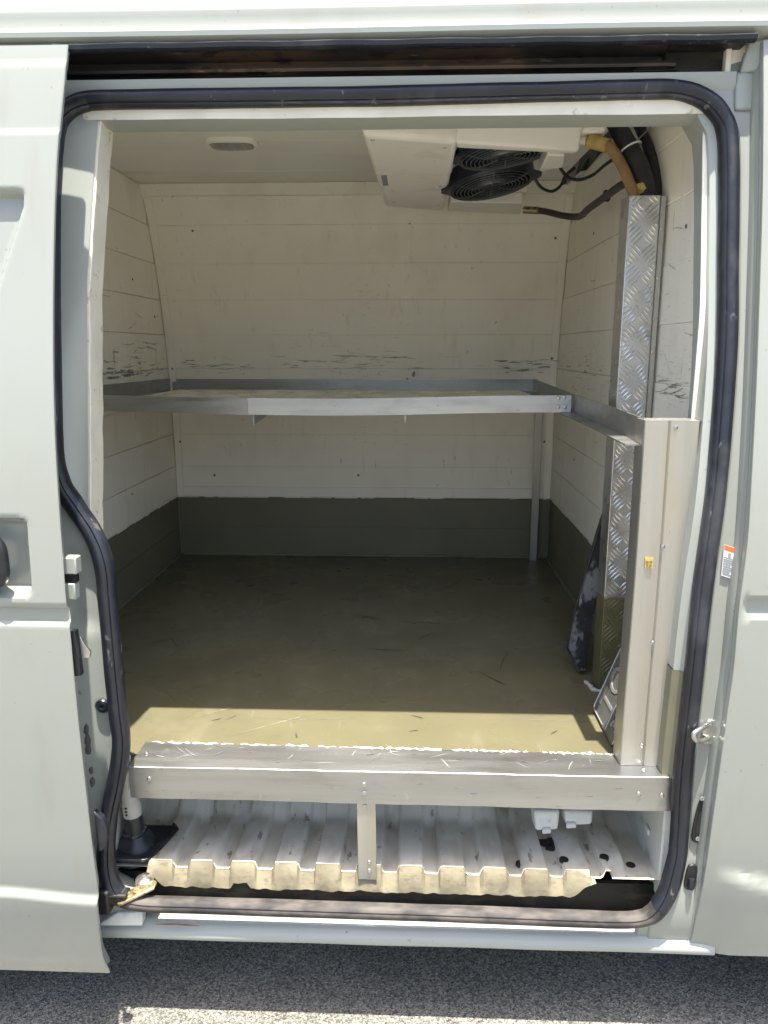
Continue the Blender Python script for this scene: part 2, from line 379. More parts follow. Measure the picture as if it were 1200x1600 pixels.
# roof and far side: one skin swept along the van
prof = [(.080, 1.672), (.058, 1.676), (.050, 1.683), (.050, 1.690), (.056, 1.697), (.062, 1.7), (.066, 1.715), (.0655, 1.722), (.067, 1.726), (.079, 1.75), (.097, 1.785), (.12, 1.815), (.17, 1.85), (.26, 1.885), (.45, 1.91), (.75, 1.92), (1.05, 1.91), (1.25, 1.88), (1.36, 1.83), (1.42, 1.75), (1.47, 1.55), (1.53, 1.2), (1.56, .8), (1.56, .3), (1.50, .2)]
mb = MB(); mb.loft([[(x, y, z + .0008 * math.sin(x * 5)) for y, z in prof] for x in [-1.75 + 3.3 * i / 40 for i in range(41)]])
build('roof', mb, M['paint'], van, smooth=40, recalc=False)
mb = MB(); mb.box(-1.75, 1.55, .12, 1.5, .17, .188); mb.box(-1.74, -1.72, 0, 1.5, .19, 1.8); mb.box(1.53, 1.55, 0, 1.5, .19, 1.8)
build('underbody', mb, M['dark'], van)

# door header: painted rail, rubber drip strip, sliding track
x0h = -.75
hz = lambda py, y: at(600, py, y).z
mb = MB()
zf1, zf0 = hz(117, .082), hz(137, .082)
prof = [(.14, zf1 - .002), (.112, zf1 - .001), (.090, zf1), (.081, zf1 - .002), (.0815, zf0), (.088, zf0 - .012), (.09, zf0 - .04), (.115, zf0 - .045), (.14, zf0 - .045)]
mb.loft([[(x, y, z) for y, z in prof] for x in (x0h, -.3, 0, .3, x1h)])
build('header_rail', mb, M['jamb'], van, smooth=35, recalc=False)
mb = MB()   # end of the header towards the front pillar
mb.hexa([(x1h, .075, zf0 - .04), (.53, .075, zf0 - .04), (.53, .14, zf0 - .04), (x1h, .14, zf0 - .04), (x1h, .082, zf1 - .002), (.53, .082, zf1 - .002), (.53, .14, zf1), (x1h, .14, zf1)])
mb.hexa([(x1h + .004, .083, zf1 - .004), (.53, .070, zf1 - .004), (.53, .14, zf1), (x1h + .03, .14, zf1), (x1h + .012, .078, 1.674), (.53, .066, 1.674), (.53, .14, 1.674), (x1h + .03, .14, 1.674)])
build('header_end', mb, M['jamb'], van, bevel=.004)
mb = MB()
mb.loft([[(x, y, z + .0006 * math.sin(x * 40)) for y, z in ((.066, 1.676), (.053, 1.675), (.046, 1.671), (.047, 1.665), (.055, 1.662), (.063, 1.664), (.064, 1.668), (.07, 1.670))] for x in [x0h + (.50 - x0h) * i / 40 for i in range(41)]])
build('drip_strip', mb, M['rubber'], van, smooth=50)
mb = MB()
prof = [(.060, 1.672), (.075, 1.6745), (.122, 1.668), (.122, 1.655), (.100, 1.655), (.098, 1.651), (.1, 1.647), (.116, 1.645), (.118, zf1 + .012), (.105, zf1 + .0035), (.086, zf1 + .003)]
mb.loft([[(x, y, z) for y, z in prof] for x in (x0h, -.2, .2, .40)])
build('door_track', mb, M['track'], van, smooth=35)
mb = MB(); mb.box(.385, x1h + .006, .108, .124, zf1 + .003, 1.672); mb.box(.385, x1h + .01, .072, .108, 1.6685, 1.674)
mb.hexa([(.33, .086, zf1 + .002), (.385, .086, zf1 + .002), (.385, .12, zf1 + .002), (.33, .12, zf1 + .002), (.34, .095, zf1 + .010), (.385, .097, zf1 + .013), (.385, .12, zf1 + .013), (.34, .12, zf1 + .010)])
build('track_end_cover', mb, M['tar'], van, bevel=.003)

# sill under the opening and the black gutter behind it
mb = MB()
xa, xb = at(157, 1447, -.04).x, .53
prof = [(.09, .205), (.01, .207), (-.012, .212), (-.030, .2165), (-.040, .214), (-.046, .206), (-.051, .203), (-.0535, .200), (-.054, .190), (-.050, .186), (-.03, .184), (.1, .184)]
rows = []
for i in range(61):
    x = xa + (xb - xa) * i / 60
    wob = .0006 * math.sin(x * 13) * math.sin(x * 9 + 1)
    rows.append([(x, y + (wob if y < -.04 else 0), z + (wob * .8 if z < .2 else 0)) for y, z in prof])
mb.loft(rows); build('sill', mb, M['jamb'], van, smooth=50, recalc=False)
mb = MB(); mb.box(xa + .01, .47, -.018, .10, .209, .2125); mb.hexa([(xa + .01, .02, .2125), (.455, .02, .2125), (.455, .03, .2125), (xa + .01, .03, .2125), (xa + .01, .022, .268), (.455, .022, .268), (.455, .03, .268), (xa + .01, .03, .268)])
build('gutter', mb, M['tar'], van)
# rust scrape and seam on the sill
mb = MB(); a = at(243, 1444, -.056); b2 = at(312, 1447, -.056)
mb.tube(crom([a, (a + b2) / 2 + Vector((0, 0, .0015)), b2], 6), lambda t: .0004 + .0010 * math.sin(math.pi * t), 6)
build('scrape', mb, mat('rust_scrape', (.22, .10, .05), .7, var=.3, vscale=80), van)

# rubber seal round the opening
path = crom(ST + SR + SB + SL[::-1], 7, closed=True)
prof = [(-.0135, -.008), (-.0155, .003), (-.0125, .012), (-.005, .0165), (.003, .0155), (.0055, .0125), (.008, .014), (.0125, .010), (.0145, .001), (.013, -.008)]
def seal_rows(idx, k=1.0):
    rows = []; n = len(path)
    for i in idx:
        p = path[i % n]; t = (path[(i + 1) % n] - path[(i - 1) % n]).normalized()
        bdir = Vector((0, -1, -.12)).normalized(); bdir = (bdir - t * bdir.dot(t)).normalized(); nn = t.cross(bdir)
        wv = 1 + .012 * math.sin(i * .37) + .01 * math.sin(i * .83)
        sq = .85 if abs(t.x) > .9 and p.z < .5 else 1.0
        rows.append([p + nn * (a * sq * wv) + bdir * (bb * wv * k) for a, bb in prof])
    return rows
nT, nR, nB = len(ST) * 7, len(SR) * 7, len(SB) * 7
i0, i1 = nT + nR - 12, nT + nR + nB + 6
mb = MB(); mb.loft(seal_rows(range(i1, i0 + len(path) + 1)), True); build('door_seal', mb, M['rubber'], van, smooth=50)
mb = MB(); mb.loft(seal_rows(range(i0, i1 + 1), .9), True); build('lower_door_seal', mb, M['rubber_dirty'], van, smooth=50, label='dusty split lower run of the door seal')

# ---------------- floor pan under the raised floor
pan_c = [at(px, 1358, -.005).x for px in (252, 315, 380, 447, 512, 577, 642, 707, 773, 838, 903, 965)]
def rib(x):
    return max(bump(x, c, .0205, .0050) for c in pan_c)
px0, px1 = -.545, .447
mb = MB(); rows = []
NX = 240
for j in range(34):
    y = -.004 + .36 * (j / 33)
    row = []
    for i in range(NX + 1):
        x = px0 + (px1 - px0) * i / NX
        z = .297 - .10 * min(y, .16) + .80 * max(0, min(y - .165, .06)) * (1 - sstep(.1, .2, x) * .8)
        h = .0155 * rib(x) * (1 if x < .36 else sstep(.02, .05, y))
        row.append((x, y, z + h))
    rows.append(row)
mb.loft(rows); pan = build('floor_pan', mb, M['pan'], van, smooth=60)
mb = MB(); rows = []
fx0, fx1 = at(232, 1360, -.01).x, at(930, 1380, -.01).x
for t in range(6):
    row = []
    for i in range(NX + 1):
        x = fx0 + (fx1 - fx0) * i / NX
        e = sstep(fx0, fx0 + .03, x) * (1 - sstep(fx1 - .05, fx1, x))
        r_ = rib(x)
        s = t / 5
        y = -.003 - .015 * s - .003 * r_ * math.sin(s * 3.1) + (.0010 * math.sin(x * 190) + .0008 * math.sin(x * 71 + 2)) * s
        notch = .010 * bump(x, at(377, 1375, -.01).x, .012, .006)
        z = .2975 + .0155 * r_ * (1 - s * .75) - (.029 * s * e - notch * s) - (.0035 if s > .55 else 0) * r_ + (.0009 * math.sin(x * 57) + .0007 * math.sin(x * 143 + 1) + .0005 * math.sin(x * 331)) * s
        row.append((x, y, z))
    rows.append(row)
mb.loft(rows); build('pan_flange', mb, M['flange'], pan, smooth=24)
for px, py in ((812, 1370), (880, 1362), (943, 1353), (985, 1358)):
    p = at(px, py, .02); p.y = .028 if px < 900 else .04; q = at(px, py, p.y)
    mb = MB(); zt = .297 - .10 * q.y + .0155 * rib(q.x) + .001
    mb.lathe((q.x, q.y, zt - .004), (0, 0, 1), [(.0085, 0), (.0085, .0045), (.001, .0046)], 16); build('drain_hole', mb, M['tar'], pan)
mb = MB(); mb.box(px1 - .004, px1 + .02, -.0, .40, .255, .466)
for k in range(3): mb.box(px1 - .010, px1 - .004, .06 + .05 * k, .085 + .05 * k, .34 + .03 * k, .352 + .03 * k)
build('inner_wheel_panel', mb, M['jamb_dirty'], van, bevel=.003)
mb = MB(); mb.box(px0 - .03, px0, -.01, .38, .25, .466); mb.box(px0, px1, .36, .375, .2, .466); build('inner_sill_panel', mb, M['jamb_dirty'], van)

# ---------------- cold box lining
seams = [.708, .82, .932, 1.043, 1.155, 1.265, 1.375, 1.485, 1.595, CZ]
mb = MB(); mb.box(XL - .045, XL - .008, .05, 1.47, FZ - .04, CZ + .03); lw = build('left_wall', mb, M['liner'], van)
mb = MB(); mb.box(XR + .008, XR + .04, .10, 1.47, FZ - .04, CZ + .03); rw = build('right_wall', mb, M['liner'], van)
mb = MB(); rows = [[(x, yb(z) + .008, z) for x in (XL - .03, XR + .03)] for z in [FZ - .04 + .05 * i for i in range(25)]] + [[(x, yb(CZ + .02) + .008, CZ + .02) for x in (XL - .03, XR + .03)]]
mb.loft(rows); bw = build('back_wall', mb, M['liner'], van, recalc=False)
mb = MB(); mb.box(XL - .04, XR + .04, .10, 1.30, CZ + .008, CZ + .04); cw = build('ceiling', mb, M['ceil'], van)
gp = .0003
def back_board(z0, z1, m, name, x0=XL + .0005, x1=XR - .0005, proud=0.0):
    b_ = MB(); n = 4; rows = []
    for k in range(n + 1):
        z = z0 + .00012 + (z1 - z0 - .00024) * k / n
        rows.append([(x0, yb(z) - proud, z), (x1, yb(z) - proud, z), (x1, yb(z) + .0075, z), (x0, yb(z) + .0075, z)])
    b_.loft(rows, True, True); return build(name, b_, m, bw, bevel=.0005, seg=1)
for z0, z1 in zip([FZ, .604] + seams[:-1], [.604] + seams):
    kh = z1 <= .71; m = M['khaki_wall'] if kh else M['liner']; nm = 'kick_board' if kh else 'board'; pr = .002 if kh else 0
    jl, jr = random.uniform(-.0008, .0008), random.uniform(-.0008, .0008)
    b_ = MB(); b_.box(XL - .0078, XL + pr + jl, .10, yb((z0 + z1) / 2) + .01, z0 + gp, z1 - gp); build(nm, b_, m, lw, bevel=.0012, seg=1)
    b_ = MB(); b_.box(XR - pr + jr, XR + .0078, .095, yb((z0 + z1) / 2) + .01, z0 + gp, z1 - gp); build(nm, b_, m, rw, bevel=.0012, seg=1)
    back_board(z0, z1, m, nm, proud=pr + jl)
ys_c = [.10, .26, .42, .58, .74, .90, 1.06, 1.235]
for y0, y1 in zip(ys_c, ys_c[1:]):
    b_ = MB(); j = random.uniform(-.0006, .0006); b_.box(XL, XR, y0 + .0006, y1 - .0006, CZ + j, CZ + .0078); build('board', b_, M['ceil'], cw, bevel=.001, seg=1)
# cove strip between ceiling and back wall, corner bead in the right corner, cover strip left
mb = MB(); mb.hexa([(XL, yb(1.672) - .012, 1.672), (XR, yb(1.672) - .012, 1.672), (XR, yb(1.672) + .004, 1.672), (XL, yb(1.672) + .004, 1.672), (XL, yb(CZ) - .020, CZ - .001), (XR, yb(CZ) - .020, CZ - .001), (XR, yb(CZ), CZ - .001), (XL, yb(CZ), CZ - .001)])
build('cove_strip', mb, M['liner'], bw, bevel=.003)
for xx, dx in ((XR - .002, -.024), (XL + .002, .024)):
    mb = MB(); rows = [[(xx, yb(z) - .004, z), (xx + dx, yb(z) - .004, z), (xx + dx, yb(z) + .003, z), (xx, yb(z) + .003, z)] for z in [.712 + (1.668 - .712) * i / 14 for i in range(15)]]
    mb.loft(rows, True, True); build('corner_strip', mb, M['liner'], bw, bevel=.0015, seg=1)
mb = MB(); mb.box(XL + .026, XR - .026, yb(.74) - .006, yb(.74) + .004, .712, .748); build('skirting_strip', mb, M['liner'], bw, bevel=.0015)
def wall_screw(par, p, ax):
    b_ = MB(); b_.lathe(p, ax, [(.0038, 0), (.0036, .0008), (.0020, .0012), (.0014, .0003), (.0003, .0003)], 10); build('screw', b_, M['rustscrew'], par)
M['rustscrew'] = mat('tarnished_screw', (.16, .13, .10), .5, metal=.5, var=.3, vscale=200)
for px, py in ((268, 305), (300, 360), (640, 348), (868, 372), (270, 576), (862, 560), (282, 690), (336, 742), (560, 742), (850, 690)):
    p = at(px, py, 1.38); p = at(px, py, yb(p.z)); wall_screw(bw, (p.x, yb(p.z) - .0062 if py > 730 else yb(p.z) - (.0042 if (px < 290 or px > 845) else 0), p.z), (0, -1, 0))
for y_, z_ in ((1.1, 1.42), (1.28, 1.32), (.98, .80)): wall_screw(lw, (XL + .0005, y_, z_), (1, 0, 0))
for y_, z_ in ((.95, 1.52), (.22, 1.43), (1.05, .90)): wall_screw(rw, (XR - .0005, y_, z_), (-1, 0, 0))
mb = MB()
for xx in (XL + .004, XR - .004): mb.tube([(xx, yb(z) - .003, z) for z in [FZ + .005 + .2 * i / 12 for i in range(13)]], lambda t: .004 + .0025 * random.random(), 6)
mb.tube([(XL + .01 + (XR - XL - .02) * i / 60, yb(FZ) - .004, FZ + .002) for i in range(61)], lambda t: .004 + .003 * random.random(), 6)
mb.tube([(XL + .004, .5 + .9 * i / 40, FZ + .002) for i in range(41)], lambda t: .004 + .003 * random.random(), 6)
mb.tube([(XR - .004, .12 + 1.28 * i / 50, FZ + .002) for i in range(51)], lambda t: .004 + .003 * random.random(), 6)
build('corner_sealant', mb, M['khaki_wall'], bw, smooth=60, kind='stuff')
# floor
mb = MB(); mb.box(XL, XR, .035, 1.43, FZ - .03, FZ); build('load_floor', mb, M['khaki'], van)
# scrapes and rub marks worn into lining and floor
def slivers(par, m, o, u, v, n, marks, seed):
    rnd = random.Random(seed); o, u, v, n = map(Vector, (o, u, v, n)); b_ = MB()
    for a, b2, ln, wd, ang in marks:
        d = u * math.cos(ang) + v * math.sin(ang); e = v * math.cos(ang) - u * math.sin(ang); k = max(4, int(ln / .008)); up_, lo_ = [], []; bend = rnd.uniform(-.06, .06)
        for i in range(k + 1):
            t = i / k; c = o + u * a + v * b2 + d * (ln * (t - .5)) + e * (bend * ln * math.sin(math.pi * t)) + n * rnd.uniform(.0003, .0005); hw = wd * .5 * (math.sin(math.pi * min(max(t, .04), .96)) ** .6) * rnd.uniform(.45, 1.2)
            up_.append(c + e * hw); lo_.append(c - e * hw)
        b_.loft([lo_, up_])
    return build('scuff_marks', b_, m, par, kind='stuff')
mk1 = mat('dark_rub_mark', (.30, .29, .27), .6, var=.4, vscale=60); mk2 = mat('grey_rub_mark', (.54, .52, .47), .6, var=.3, vscale=60)
rn = random.Random(21)
def cluster(n, a0, a1, b0, b1, l0, l1, w0, w1, aj, base=0.0): return [(rn.uniform(a0, a1), rn.uniform(b0, b1), rn.uniform(l0, l1), rn.uniform(w0, w1), base + rn.gauss(0, aj)) for _ in range(n)]
slivers(lw, mk1, (XL + .001, 0, 0), (0, 1, 0), (0, 0, 1), (1, 0, 0), cluster(12, .86, 1.05, 1.142, 1.168, .03, .10, .003, .009, .04) + cluster(5, .88, 1.3, 1.15, 1.19, .02, .07, .0015, .003, .08) + cluster(4, .88, .92, 1.17, 1.21, .02, .04, .002, .004, .2, 1.5), 1)
slivers(lw, mk2, (XL + .001, 0, 0), (0, 1, 0), (0, 0, 1), (1, 0, 0), cluster(18, .85, 1.3, 1.14, 1.24, .02, .12, .002, .009, .1) + cluster(8, .85, 1.3, .75, 1.5, .02, .1, .0012, .003, .5), 2)
slivers(bw, mk1, (0, yb(1.16) - .003, 0), (1, 0, 0), (0, 0, 1), (0, -1, 0), cluster(9, -.80, -.62, 1.155, 1.185, .02, .06, .0015, .004, .06) + cluster(5, -.40, -.20, 1.15, 1.18, .02, .06, .0015, .003, .05) + cluster(14, .26, .44, 1.14, 1.19, .015, .05, .002, .006, .1) + [(.0, 1.137, .02, .012, 1.4)], 3)
slivers(bw, mk2, (0, yb(1.2) - .003, 0), (1, 0, 0), (0, 0, 1), (0, -1, 0), cluster(16, -.78, .44, 1.14, 1.21, .03, .12, .001, .004, .06), 4)
slivers(rw, mk1, (XR - .0012, 0, 0), (0, 1, 0), (0, 0, 1), (-1, 0, 0), cluster(10, .14, .32, 1.135, 1.165, .03, .10, .0012, .003, .06, -.12) + cluster(5, .75, 1.2, 1.15, 1.18, .03, .10, .0015, .003, .04), 5)
slivers(rw, mk2, (XR - .0012, 0, 0), (0, 1, 0), (0, 0, 1), (-1, 0, 0), cluster(8, .12, .36, 1.12, 1.5, .02, .10, .001, .003, .4) + cluster(8, .7, 1.3, .75, 1.5, .02, .12, .001, .003, .3), 6)
LF = [o_ for o_ in van.children if o_.name.startswith('load_floor')][0]
mk3 = mat('floor_scrape_dark', (.055, .052, .040), .5, var=.3, vscale=60); mk4 = mat('floor_scrape_pale', (.21, .20, .15), .5, var=.3, vscale=60)
slivers(LF, mk3, (0, 0, FZ + .0002), (1, 0, 0), (0, 1, 0), (0, 0, 1), cluster(16, -.75, .35, .25, 1.2, .02, .12, .002, .007, .8) + cluster(5, -.7, -.5, .3, .7, .02, .05, .004, .010, .4) + cluster(6, -.45, .3, .10, .2, .01, .03, .002, .005, .8), 7)
slivers(LF, mk4, (0, 0, FZ + .0002), (1, 0, 0), (0, 1, 0), (0, 0, 1), cluster(34, -.75, .38, .09, 1.25, .03, .28, .0012, .0035, .9), 8)
# lining at the rear (left) edge of the opening and over it
le = [(-.496, 1.60), (-.503, 1.574), (-.517, 1.366), (-.530, 1.19), (-.543, 1.01), (-.552, .90), (-.560, .78), (-.562, .50)]
def ypf(z): return max(.040, ys(z) + soff(z) + .010)
mb = MB(); rows = []; letab = smooth_tab([(b_, a_) for a_, b_ in le][::-1], 6)
for z in [FZ - .01 + (1.60 - FZ + .01) * i / 60 for i in range(61)]:
    x_in = lerp_tab(letab, z) + .0005 * math.sin(z * 57) + .0004 * math.sin(z * 143)
    rows.append([(-.86, ypf(z), z), (x_in - .0015, ypf(z), z), (x_in, ypf(z) + .0015, z), (x_in + .0004 * math.sin(z * 91), ypf(z) + .052, z), (x_in - .002, ypf(z) + .054, z), (-.86, ypf(z) + .054, z)])
mb.loft(rows, True, True); build('pillar_lining', mb, M['edge'], van, smooth=30)
mb = MB(); rows = []
for z in [.52 + (1.60 - .52) * i / 40 for i in range(41)]:
    x_in = lerp_tab(letab, z); xs = lerp_tab(xsl, z); y0 = ys(z) + soff(z) + .004; y1 = ypf(z) - .002
    rows.append([(xs - .01, y0, z), (xs + (x_in - xs) * .35, y0 + (y1 - y0) * .25, z), (xs + (x_in - xs) * .8, y0 + (y1 - y0) * .75, z), (x_in - .004, y1, z)])
mb.loft(rows); build('pillar_inner_panel', mb, M['jamb'], van, smooth=60, recalc=False)
mb = MB(); zt0 = at(600, 182, .085).z
rows = []
for i in range(30):
    x = -.53 + 1.02 * i / 29; wv = .0005 * math.sin(x * 11) + .0003 * math.sin(x * 33)
    rows.append([(x, .088, zf0 - .018), (x, .088, zt0 + wv), (x, .102, zt0 + .006 + wv), (x, .102, zf0 - .012), (x, .131, zf0 - .008), (x, .131, CZ + .02)])
mb.loft(rows); build('header_lining', mb, M['edge'], van, smooth=30, recalc=False)
mb = MB(); mb.box(-.86, .50, .132, .140, zf0 - .012, CZ + .02); build('header_backing', mb, M['liner'], van)
# white frame strip at the front (right) edge, painted khaki at its foot
def strip(z0, z1, m, nm, dx=0):
    b_ = MB(); rows = []
    for k in range(24):
        z = z0 + (z1 - z0) * k / 23; xs = lerp_tab(xsr, z); y0 = ys(z) + soff(z)
        xi = xs - .024 + dx
        rows.append([(xi, max(y0 + .03, -.008) + .05, z), (xi, max(y0 + .012, -.012), z), (xi + .009, max(y0 + .008, -.014), z), (xi + .022, y0 + .006, z)])
    b_.loft(rows); return build(nm, b_, m, van, smooth=50, recalc=False)
zk = at(1055, 1042, 0).z
strip(zk, 1.585, M['jamb'], 'frame_strip'); strip(.49, zk, M['khaki_wall'], 'painted_frame_foot', -.0015)
mb = MB(); rows = []
for z in [FZ + .001 + (1.588 - FZ) * i / 30 for i in range(31)]:
    ya = max(.045, ys(z) + soff(z) + .022); rows.append([(XR - .026, ya, z), (XR + .03, ya, z), (XR + .03, ya + .07, z), (XR - .004, ya + .07, z)])
mb.loft(rows, True, True); build('frame_return', mb, M['liner'], van, smooth=30)

# ---------------- sliding door (slid back, standing proud of the flank)
DOFF = -.060
DEDGE = [(104, 68), (98, 140), (92, 200), (86, 290), (83, 400), (82, 520), (85, 680), (92, 800), (98, 880), (103, 945), (108, 980), (118, 1090), (133, 1230), (147, 1350), (154, 1402), (158, 1450), (164, 1490), (172, 1519)]
dpt = []
for q in DEDGE:
    y = 0
    for _ in range(12):
        p = at(*q, y); y = ys(p.z) + DOFF
    dpt.append(p)
xde = smooth_tab([(p.z, p.x) for p in dpt][::-1], 8)
dz0, dz1 = dpt[-1].z, dpt[0].z
def dz(py): return on(20, py, DOFF).z
from functools import lru_cache
dz = lru_cache(None)(dz); XW = on(38, 310, DOFF).x - .002; XH = on(46, 870, DOFF).x
zg0, zg1 = dz(976), dz(947); zl = dz(1393); zu = dz(205); zu2 = dz(98)
def door_skin(x, z, s):      # s: distance from the free edge
    d = .0075 * bump(z, (zg0 + zg1) / 2, (zg1 - zg0) * .30, .007)
    ll = zl - .012 * (1 - sstep(0, .16, s))
    d += -.009 * (1 - sstep(ll - .004, ll + .010, z)) + .007 * (1 - sstep(dz0, dz0 + .07, z)) ** 2
    d += .0022 * sstep(zu - .003, zu + .003, z) + .002 * sstep(zu2 - .003, zu2 + .003, z)
    # pressed window blank, its slanted front edge
    xw = XW - max(0, (dz(322) - z)) * .34
    d += .016 * (1 - sstep(xw - .008, xw + .002, x)) * (1 - sstep(dz(308), dz(294), z)) * sstep(dz(700), dz(520), z)
    # handle bowl
    xh0 = XH
    rr = .016
    hx = max(x - (xh0 - rr), 0); zc, hh = (dz(808) + dz(935)) / 2, (dz(808) - dz(935)) / 2 - rr
    hz_ = max(abs(z - zc) - hh, 0); dist = math.hypot(hx, hz_)
    d += .028 * (1 - sstep(rr * .2, rr * 1.05, dist))
    return d
mb = MB(); rows = []
NZ = 330
for i in range(NZ + 1):
    z = dz0 + (dz1 - dz0) * i / NZ; xe = lerp_tab(xde, z); y0 = ys(z) + DOFF
    row = []
    for k in range(96):
        s = .62 * (1 - k / 95) ** 1.35 if k else .9
        row.append((xe - s - .003, y0 + door_skin(xe - s - .003, z, s), z))
    yy = y0 + door_skin(xe, z, 0)
    row += [(xe - .0012, yy + .0003, z), (xe, yy + .0018, z), (xe - .0005, yy + .004, z), (xe - .004, yy + .0055, z), (xe - .012, yy + .007, z), (xe - .013, yy + .012, z), (xe - .010, yy + .026, z), (xe - .011, yy + .030, z), (xe - .016, yy + .032, z), (xe - .5, yy + .034, z), (xe - .9, yy + .034, z)]
    rows.append(row)
mb.loft(rows)
top = rows[-1]; mb.add(top, [tuple(range(len(top)))]); bot = rows[0]; mb.add(bot, [tuple(range(len(bot)))[::-1]])
door = build('sliding_door', mb, M['paint'], van, smooth=45, recalc=False, label='white sliding door pushed back to the left')
# handle, edge fittings
mb = MB(); hp = on(2, 876, DOFF)
mb.tube(crom([(hp.x - .03, hp.y + .012, dz(838)), (hp.x - .002, hp.y - .004, dz(850)), (hp.x + .003, hp.y - .006, dz(876)), (hp.x - .001, hp.y - .004, dz(903)), (hp.x - .03, hp.y + .012, dz(916))], 6), .011, 12)
build('door_handle', mb, M['black'], door, smooth=60)
def edge_pt(py, dx, dy):
    p = min(dpt, key=lambda q: 0); z = dz(py); return Vector((lerp_tab(xde, z) + dx, ys(z) + DOFF + dy, z))
mb = MB(); a = edge_pt(893, 0, .020)
mb.box(a.x - .010, a.x + .011, a.y, a.y + .020, dz(903), dz(876)); mb.box(a.x - .010, a.x + .006, a.y, a.y + .018, dz(944), dz(918)); build('guide_bracket', mb, M['jamb'], door, bevel=.002)
mb = MB(); mb.box(a.x - .009, a.x + .008, a.y + .003, a.y + .014, dz(917), dz(904)); build('bracket_slot', mb, M['black'], door)
mb = MB(); rows = []
for k in range(9):
    q = edge_pt(990 + 70 * k / 8, 0, .012); wd = .006 + .006 * k / 8
    rows.append([(q.x - .004, q.y, q.z), (q.x + wd * .5 - .0005, q.y + .001, q.z), (q.x + wd * .5 - .0005, q.y + .012, q.z), (q.x - .004, q.y + .012, q.z)])
mb.loft(rows, True, True); build('latch_slot', mb, M['black'], door)
mb = MB(); q = edge_pt(1022, .009, .022)
mb.prism([(q.x - .004, q.y, q.z + .020), (q.x + .002, q.y, q.z + .008), (q.x + .010, q.y, q.z - .004), (q.x + .008, q.y, q.z - .014), (q.x - .002, q.y, q.z - .015)], (0, .006, 0)); build('latch_claw', mb, M['steel'], door, bevel=.001)
for py, dx, r_ in ((1145, .003, .006), (1163, .004, .008), (1178, .003, .0075), (1210, .004, .005), (1228, .004, .006), (1330, .006, .005)):
    q = edge_pt(py, dx + .001, .014); mb = MB()
    mb.prism([(q.x + r_ * .75 * math.cos(k) * (.6 + .5 * random.random()), q.y, q.z + r_ * 1.5 * math.sin(k) * (.6 + .5 * random.random())) for k in (0, .7, 1.4, 2.1, 2.9, 3.7, 4.5, 5.4)], (0, .004, 0)); build('edge_scuff', mb, M['black'], door)
mb = MB(); q0, q1 = edge_pt(1275, .006, .016), edge_pt(1335, .008, .016)
mb.prism([(q0.x - .006, q0.y, q0.z), (q0.x + .008, q0.y, q0.z - .012), (q0.x + .014, q0.y, q0.z - .030), (q1.x + .010, q0.y, q1.z + .018), (q1.x + .002, q0.y, q1.z), (q1.x - .006, q0.y, q1.z + .005)], (0, .014, 0)); build('edge_buffer', mb, M['rubber'], door, bevel=.003)

# round rubber buffer on the rear pillar
p = seal_pt(160, 1103); mb = MB(); y_ = ys(p.z) + soff(p.z)
q = at(160, 1103, y_ - .002); mb.lathe((q.x, q.y + .002, q.z), (0, -1, 0), [(.0125, 0), (.0125, .003), (.0105, .0055), (.008, .0045), (.0075, .006), (.004, .006), (.0035, .0045), (.0005, .0045)], 24); build('rubber_plug', mb, M['rubber'], van, smooth=40)

# roller arm at the foot of the door
root = van
mb = MB(); P = [at(180, 1428, -.075), at(200, 1420, -.06), at(243, 1384, -.035)]
A, B_ = at(183, 1412, -.060), at(240, 1384, -.035)
d = (B_ - A); n_ = Vector((-d.y, d.x, 0)).normalized() * .012
mb.prism([A - n_, A + n_, B_ + n_ * 1.1, B_ + d * .1, B_ - n_ * 1.1], (0, 0, .006)); arm = build('roller_arm', mb, M['brass'], van, bevel=.002)
for t in (.3, .55):
    c = A + d * t; mb = MB(); mb.lathe((c.x, c.y, c.z + .006), (0, 0, 1), [(.0075, 0), (.0075, .002), (.005, .0022), (.005, .006), (.001, .0065)], 8); build('bolt', mb, M['brass'], arm, smooth=30)
c = at(226, 1374, -.028); mb = MB(); mb.lathe((c.x, c.y, c.z - .008), (0, 0, 1), [(.012, 0), (.016, .002), (.016, .010), (.012, .013), (.004, .0135), (.004, .017), (.001, .0175)], 20); build('roller', mb, M['steel'], arm, smooth=40)
mb = MB(); a = at(160, 1404, -.07); mb.box(a.x - .01, a.x + .010, a.y, a.y + .03, a.z - .035, a.z + .01); mb.box(a.x, a.x + .040, a.y + .005, a.y + .03, a.z - .020, a.z + .002); build('arm_mount', mb, M['tar'], arm, bevel=.004)
mb = MB(); a = at(157, 1447, -.058); b2 = at(222, 1424, -.050); mb.prism([(a.x, a.y, a.z), (b2.x, a.y + .004, a.z - .001), (b2.x, b2.y, b2.z), (a.x + .03, b2.y, b2.z - .004), (a.x, a.y, a.z + .006)], (0, .02, 0)); build('sill_step_cap', mb, M['jamb_dirty'], van, bevel=.002)

# striker and catches on the front pillar
def jam(px, py, lift=.0):
    y = 0
    for _ in range(12):
        p = at(px, py, y); y = ys(p.z) + soff(p.z) - .0025 - lift
    return p
def oval(c, w_, h_, t, tilt=0.0, n=20, sq=2.6):
    pts = []
    for k in range(n):
        a = 2 * math.pi * k / n; ca, sa = math.cos(a), math.sin(a)
        x = math.copysign(abs(ca) ** (2 / sq), ca) * w_; z = math.copysign(abs(sa) ** (2 / sq), sa) * h_
        pts.append((c.x + x * math.cos(tilt) - z * math.sin(tilt), c.y, c.z + x * math.sin(tilt) + z * math.cos(tilt)))
    b_ = MB(); b_.prism(pts, (0, -t, 0)); return b_
c = jam(1108, 1143); stk = build('striker_plate', oval(c, .0125, .022, .004, R(-8), sq=3), M['steel'], van, bevel=.0015)
mb = MB(); u1, u2 = jam(1104, 1133, .003), jam(1108, 1153, .003)
